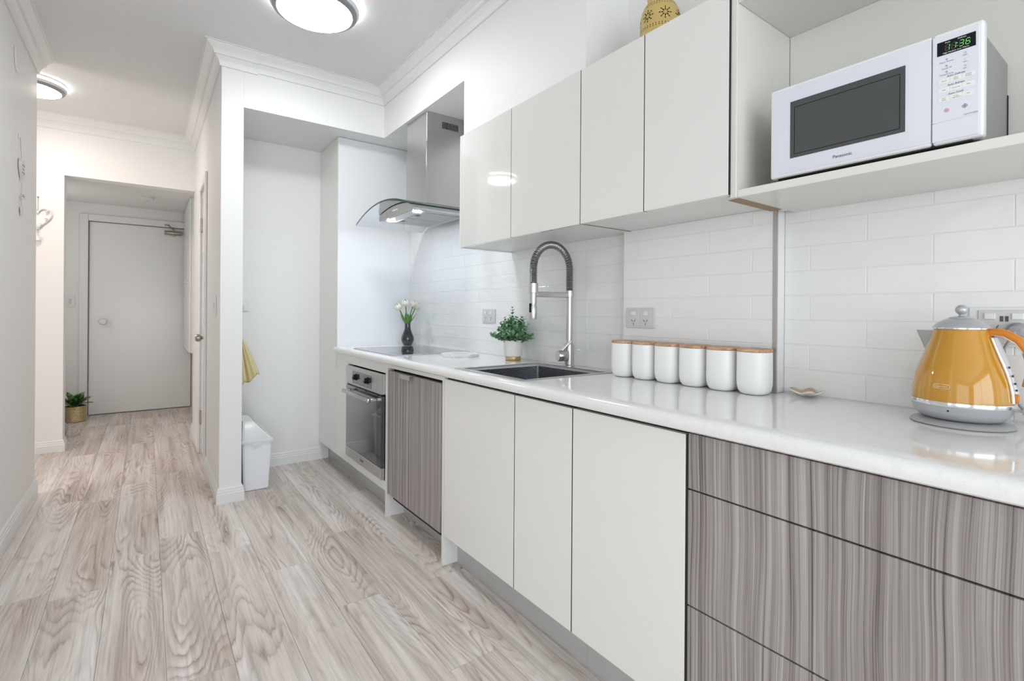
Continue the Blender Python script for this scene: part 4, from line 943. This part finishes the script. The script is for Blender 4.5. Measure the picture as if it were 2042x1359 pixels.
tube('ribbon', [(-0.70, 5.417, 2.035), (-0.70, 5.413, 1.915)], 0.002, M['string'], t, 6); lathe('nail', [(0, 0), (0.005, 0), (0.005, 0.008), (0, 0.008)], (-0.70, 5.4195, 2.038), M['nickel'], t, 10, axis=(0, -1, 0))
for x, z in ((-0.645, 1.93), (-0.65, 1.865), (-0.68, 1.82), (-0.70, 1.79)): lathe('bead', [(0, -0.010), (0.008, -0.006), (0.010, 0), (0.008, 0.006), (0, 0.010)], (x, 5.402, z), M['chrome'], t, 12)
tube('drop_string', [(-0.70, 5.412, 1.785), (-0.70, 5.412, 1.70)], 0.0012, M['string'], t, 6); lathe('bell', [(0, 0.0), (0.020, 0.0), (0.022, 0.005), (0.013, 0.022), (0.006, 0.034), (0, 0.036)], (-0.70, 5.408, 1.69), M['deco'], t, 16)

# ------------------------------------------------------------------ shell dish, lantern
bm = bmesh.new(); NR, NA = 8, 48; rr = []
for j in range(NR+1):
    f = j/NR; ring = []
    for i in range(NA):
        a = 2*math.pi*i/NA; k = 1+0.16*f*math.cos(5*a); r = 0.044*f*k; z = 0.004+0.012*f**2.2+0.004*f*math.cos(5*a)
        ring.append(bm.verts.new((1.612+r*math.cos(a)*0.85, 0.700+r*math.sin(a), CT+z)))
    rr.append(ring)
for a, b2 in zip(rr[1:], rr[2:]):
    for i in range(NA): bm.faces.new((a[i], a[(i+1) % NA], b2[(i+1) % NA], b2[i]))
bm.faces.new(rr[1]); bmesh.ops.delete(bm, geom=rr[0], context='VERTS')
o = obj('trinket_dish', bm, M['shellwhite'], None, 80, (1.612, 0.70, CT)); sm = o.modifiers.new('thickness', 'SOLIDIFY'); sm.thickness = 0.0035; sm.offset = -1
o.data.materials.append(M['shell']); sm.material_offset_rim = 0; sm.material_offset = 1
tag(o, 'small peach flower-shaped dish on the worktop right of the canisters', 'dish')

lx, ly, lz = 1.475, 1.135, UZ1+0.0005
t = thing('lantern', 'mustard yellow pierced ceramic lantern on top of the wall cupboards', 'lantern', (lx, ly, lz))
LP = [(0, 0.0), (0.058, 0.0), (0.063, 0.006), (0.0685, 0.05), (0.0700, 0.10), (0.0690, 0.135), (0.0650, 0.160), (0.054, 0.182), (0.045, 0.195), (0.043, 0.202), (0.046, 0.216), (0.041, 0.216), (0.039, 0.20), (0, 0.19)]
lathe('body', LP, (lx, ly, lz), M['mustard'], t, 48)
def lr(z):
    for (r1, z1), (r2, z2) in zip(LP[1:], LP[2:]):
        if z1 <= z <= z2 and z2 > z1: return r1+(r2-r1)*(z-z1)/(z2-z1)
    return 0.06
bm = bmesh.new()
def hole(a, z, sx, sy, rot):
    sx *= 1.35; sy *= 1.45; r = lr(z); n = Vector((math.cos(a), math.sin(a), 0)); tdir = Vector((-math.sin(a), math.cos(a), 0)); u = Vector((0, 0, 1)); c = Vector((lx, ly, lz+z))+n*(r+0.0002)
    k = (lr(z+0.004)-lr(z-0.004))/0.008; uu = (u+n*k).normalized(); nn = tdir.cross(uu); nn = nn if nn.dot(n) > 0 else -nn
    p1 = tdir*math.cos(rot)+uu*math.sin(rot); p2 = uu*math.cos(rot)-tdir*math.sin(rot)
    bm.faces.new([bm.verts.new(c+nn*0.0003+p1*sx*math.cos(b_)+p2*sy*math.sin(b_)) for b_ in [2*math.pi*i/8 for i in range(8)]])
for kk in range(7):
    a0 = kk*2*math.pi/7
    for zc in (0.052, 0.128):
        a1 = a0+(math.pi/7 if zc > 0.1 else 0)
        for q_ in range(8):
            b_ = q_*math.pi/4
            for rad, ln in ((0.010, 0.0036), (0.019, 0.0026)):
                z_ = zc+rad*math.sin(b_); hole(a1+rad*math.cos(b_)/lr(z_), z_, ln, 0.0014, b_)
    for z_ in (0.088, 0.094, 0.168, 0.176):
        for q_ in range(6): hole(a0+q_*0.15, z_, 0.0013, 0.0013, 0)
bmesh.ops.solidify(bm, geom=bm.faces[:], thickness=0.0002)
obj('pierced_pattern', bm, M['hole'], t, 0)
obj('wire_handle', atube(bmesh.new(), [(lx-0.006, ly-0.046, lz+0.205)]+[(lx-0.006, ly-0.050*math.cos(math.pi*i/12), lz+0.205+0.05*math.sin(math.pi*i/12)) for i in range(1, 12)]+[(lx-0.006, ly+0.046, lz+0.205)], 0.0015, 6), M['black'], t)

# ------------------------------------------------------------------ kettle
kx, ky = 1.522, 0.322
t = thing('electric_kettle', 'mustard yellow dome kettle with chrome trim and grey lid on the worktop', 'kettle', (kx, ky, CT))
K = Vector((kx, ky, CT))
ha = R(262); hd = Vector((math.cos(ha), math.sin(ha), 0)); hs = Vector((-math.sin(ha), math.cos(ha), 0))
lathe('power_base', [(0, 0.0008), (0.091, 0.0008), (0.0935, 0.003), (0.090, 0.007), (0.074, 0.012), (0.060, 0.013), (0, 0.013)], K, M['kbase'], t, 56)
lathe('lower_body', [(0, 0.0145), (0.070, 0.0145), (0.078, 0.020), (0.0865, 0.032), (0.0905, 0.047), (0, 0.047)], K, M['kgrey'], t, 56)
lathe('chrome_band', [(0.085, 0.0472), (0.0925, 0.0472), (0.0935, 0.051), (0.0925, 0.057), (0.085, 0.057), (0.085, 0.0472)], K, M['chrome'], t, 56)
BP = [(0, 0.0572), (0.0905, 0.0572), (0.0905, 0.066), (0.0890, 0.085), (0.0855, 0.106), (0.0790, 0.130), (0.0710, 0.152), (0.0635, 0.174), (0.0570, 0.194), (0.0515, 0.213), (0.0500, 0.218), (0, 0.218)]
def kr(z):
    for (r1, z1), (r2, z2) in zip(BP[1:], BP[2:]):
        if z1 <= z <= z2 and z2 > z1: return r1+(r2-r1)*(z-z1)/(z2-z1)
    return 0.05
body = lathe('body', BP, K, M['yellow'], t, 64)
ld = lathe('lid', [(0, 0.2182), (0.0515, 0.2182), (0.0525, 0.2205), (0.0515, 0.2235), (0.049, 0.226), (0.043, 0.233), (0.030, 0.2405), (0.024, 0.2425), (0, 0.2425)], K, M['kgrey'], t, 48)
lathe('lid_cap', [(0, 0.2428), (0.0235, 0.2428), (0.022, 0.2455), (0.006, 0.2485), (0.0045, 0.252), (0, 0.252)], K, M['kgrey'], ld, 32)
lathe('lid_knob', [(0, 0.2515), (0.005, 0.2522), (0.0105, 0.2575), (0.0118, 0.263), (0.0105, 0.2685), (0.005, 0.2735), (0, 0.274)], K, M['kgrey'], ld, 24)
lathe('lid_ring', [(0.0515, 0.2185), (0.0532, 0.2190), (0.0532, 0.2215), (0.0515, 0.222), (0.0515, 0.2185)], K, M['chrome'], ld, 48)
# spout
bm = bmesh.new(); sd = -hd
tipz = 0.214; P0 = K+sd*0.088+Vector((0, 0, tipz)); Lw = K+sd*0.067+Vector((0, 0, 0.160))
A = K+sd*0.046+hs*0.026+Vector((0, 0, 0.214)); B = K+sd*0.046-hs*0.026+Vector((0, 0, 0.214)); A2 = K+sd*0.056+hs*0.014+Vector((0, 0, 0.176)); B2 = K+sd*0.056-hs*0.014+Vector((0, 0, 0.176))
vv = [bm.verts.new(p) for p in (P0, Lw, A, B, A2, B2)]
bm.faces.new((vv[0], vv[2], vv[4], vv[1])); bm.faces.new((vv[0], vv[1], vv[5], vv[3]))
bmesh.ops.solidify(bm, geom=bm.faces[:], thickness=0.0012)
obj('spout', bm, M['spout'], t, 30)
# handle
hpnt = []
for a, z in ((0.040, 0.207), (0.058, 0.213), (0.078, 0.210), (0.097, 0.197), (0.111, 0.175), (0.117, 0.148), (0.115, 0.120), (0.108, 0.098)):
    hpnt.append(K+hd*a+Vector((0, 0, z)))
hn = tube('handle', hpnt, [0.010, 0.0095, 0.0095, 0.0095, 0.0095, 0.009, 0.0085, 0.006], M['orange'], t, 16)
tube('handle_strip', [p+(-hd*0.004+Vector((0, 0, -0.0062)))+Vector((-0.0062, 0, 0)) for p in hpnt[1:5]], 0.0017, M['chrome'], hn, 8)
bm = bmesh.new(); gp = []
for z in (0.200, 0.185, 0.165, 0.145, 0.122, 0.100, 0.080, 0.062): gp.append(K+hd*(kr(z)+0.0005)+Vector((0, 0, z)))
tube('gauge_frame', [p-hs*0.009 if False else p+hs*0.0 - Vector((0.010, 0, 0)) for p in gp], 0.0035, M['chrome'], t, 10)
gg = tube('water_gauge', [p+hd*0.002 for p in gp], 0.0075, M['gauge'], t, 12)
for i, z in enumerate((0.138, 0.120, 0.104, 0.090)):
    p = K+hd*(kr(z)+0.0075)+Vector((-0.0055, 0, z)); obj('gauge_mark', abox(bmesh.new(), p.x-0.0016, p.x+0.0016, p.y-0.0016, p.y+0.0016, p.z-0.002, p.z+0.002), M['ink'], gg)
p = K+hd*(kr(0.072)+0.004)+Vector((-0.003, 0, 0.072)); obj('gauge_float', abox(bmesh.new(), p.x-0.007, p.x+0.006, p.y-0.006, p.y+0.003, p.z-0.010, p.z+0.010, 0.002), M['orange'], gg)
p = K+hd*0.056+Vector((-0.004, 0, 0.186)); obj('lid_button', abox(bmesh.new(), p.x-0.004, p.x+0.004, p.y-0.006, p.y+0.004, p.z-0.010, p.z+0.008, 0.001), M['orange'], t)
p = K+hd*0.092+Vector((0, 0, 0.046)); lathe('switch_lever', [(0, 0), (0.003, 0), (0.003, 0.012), (0.0075, 0.014), (0.0085, 0.020), (0.0075, 0.032), (0, 0.033)], p, M['kgrey'], t, 16, axis=tuple(hd))
# badge
la = R(170); ln_ = Vector((math.cos(la), math.sin(la), 0)); lt = Vector((math.sin(la), -math.cos(la), 0)); zb = 0.091; kk = (kr(zb+0.004)-kr(zb-0.004))/0.008; lu = (Vector((0, 0, 1))+ln_*kk).normalized()
cb = K+ln_*(kr(zb)+0.0003)+Vector((0, 0, zb))
def badge(bm, w_, h_, off, th):
    o_ = []
    for i in range(32):
        a = 2*math.pi*i/32; x = (w_/2-h_/2)*(1 if math.cos(a) > 0 else -1)+h_/2*math.cos(a); y = h_/2*math.sin(a); o_.append((x, y))
    def pt(x, y, o2):
        ang = la - x/kr(zb); r = kr(zb)+o2; n_ = Vector((math.cos(ang), math.sin(ang), 0)); return K+n_*r+Vector((0, 0, zb))+(lu*y)
    A = [bm.verts.new(pt(x, y, off)) for x, y in o_]; B = [bm.verts.new(pt(x, y, off+th)) for x, y in o_]; bm.faces.new(A); bm.faces.new(B)
    for i in range(32): bm.faces.new((A[i], A[(i+1) % 32], B[(i+1) % 32], B[i]))
    return bm
bo = obj('badge', badge(bmesh.new(), 0.0315, 0.0105, 0.0, 0.0008), M['cream_badge'], t)
obj('badge_field', badge(bmesh.new(), 0.0292, 0.0082, 0.0009, 0.0003), M['yellow'], bo)
text('maker_name', "DeLonghi", K+ln_*(kr(zb)+0.0016)+Vector((0, 0, zb)), lt, lu, 0.0062, M['cream_badge'], bo, depth=0.0002)
lathe('indicator', [(0, 0), (0.0018, 0), (0.0018, 0.0006), (0, 0.0006)], K+Vector((math.cos(R(178)), math.sin(R(178)), 0))*0.0885+Vector((0, 0, 0.038)), M['black'], t, 10, axis=(-1, 0, 0))
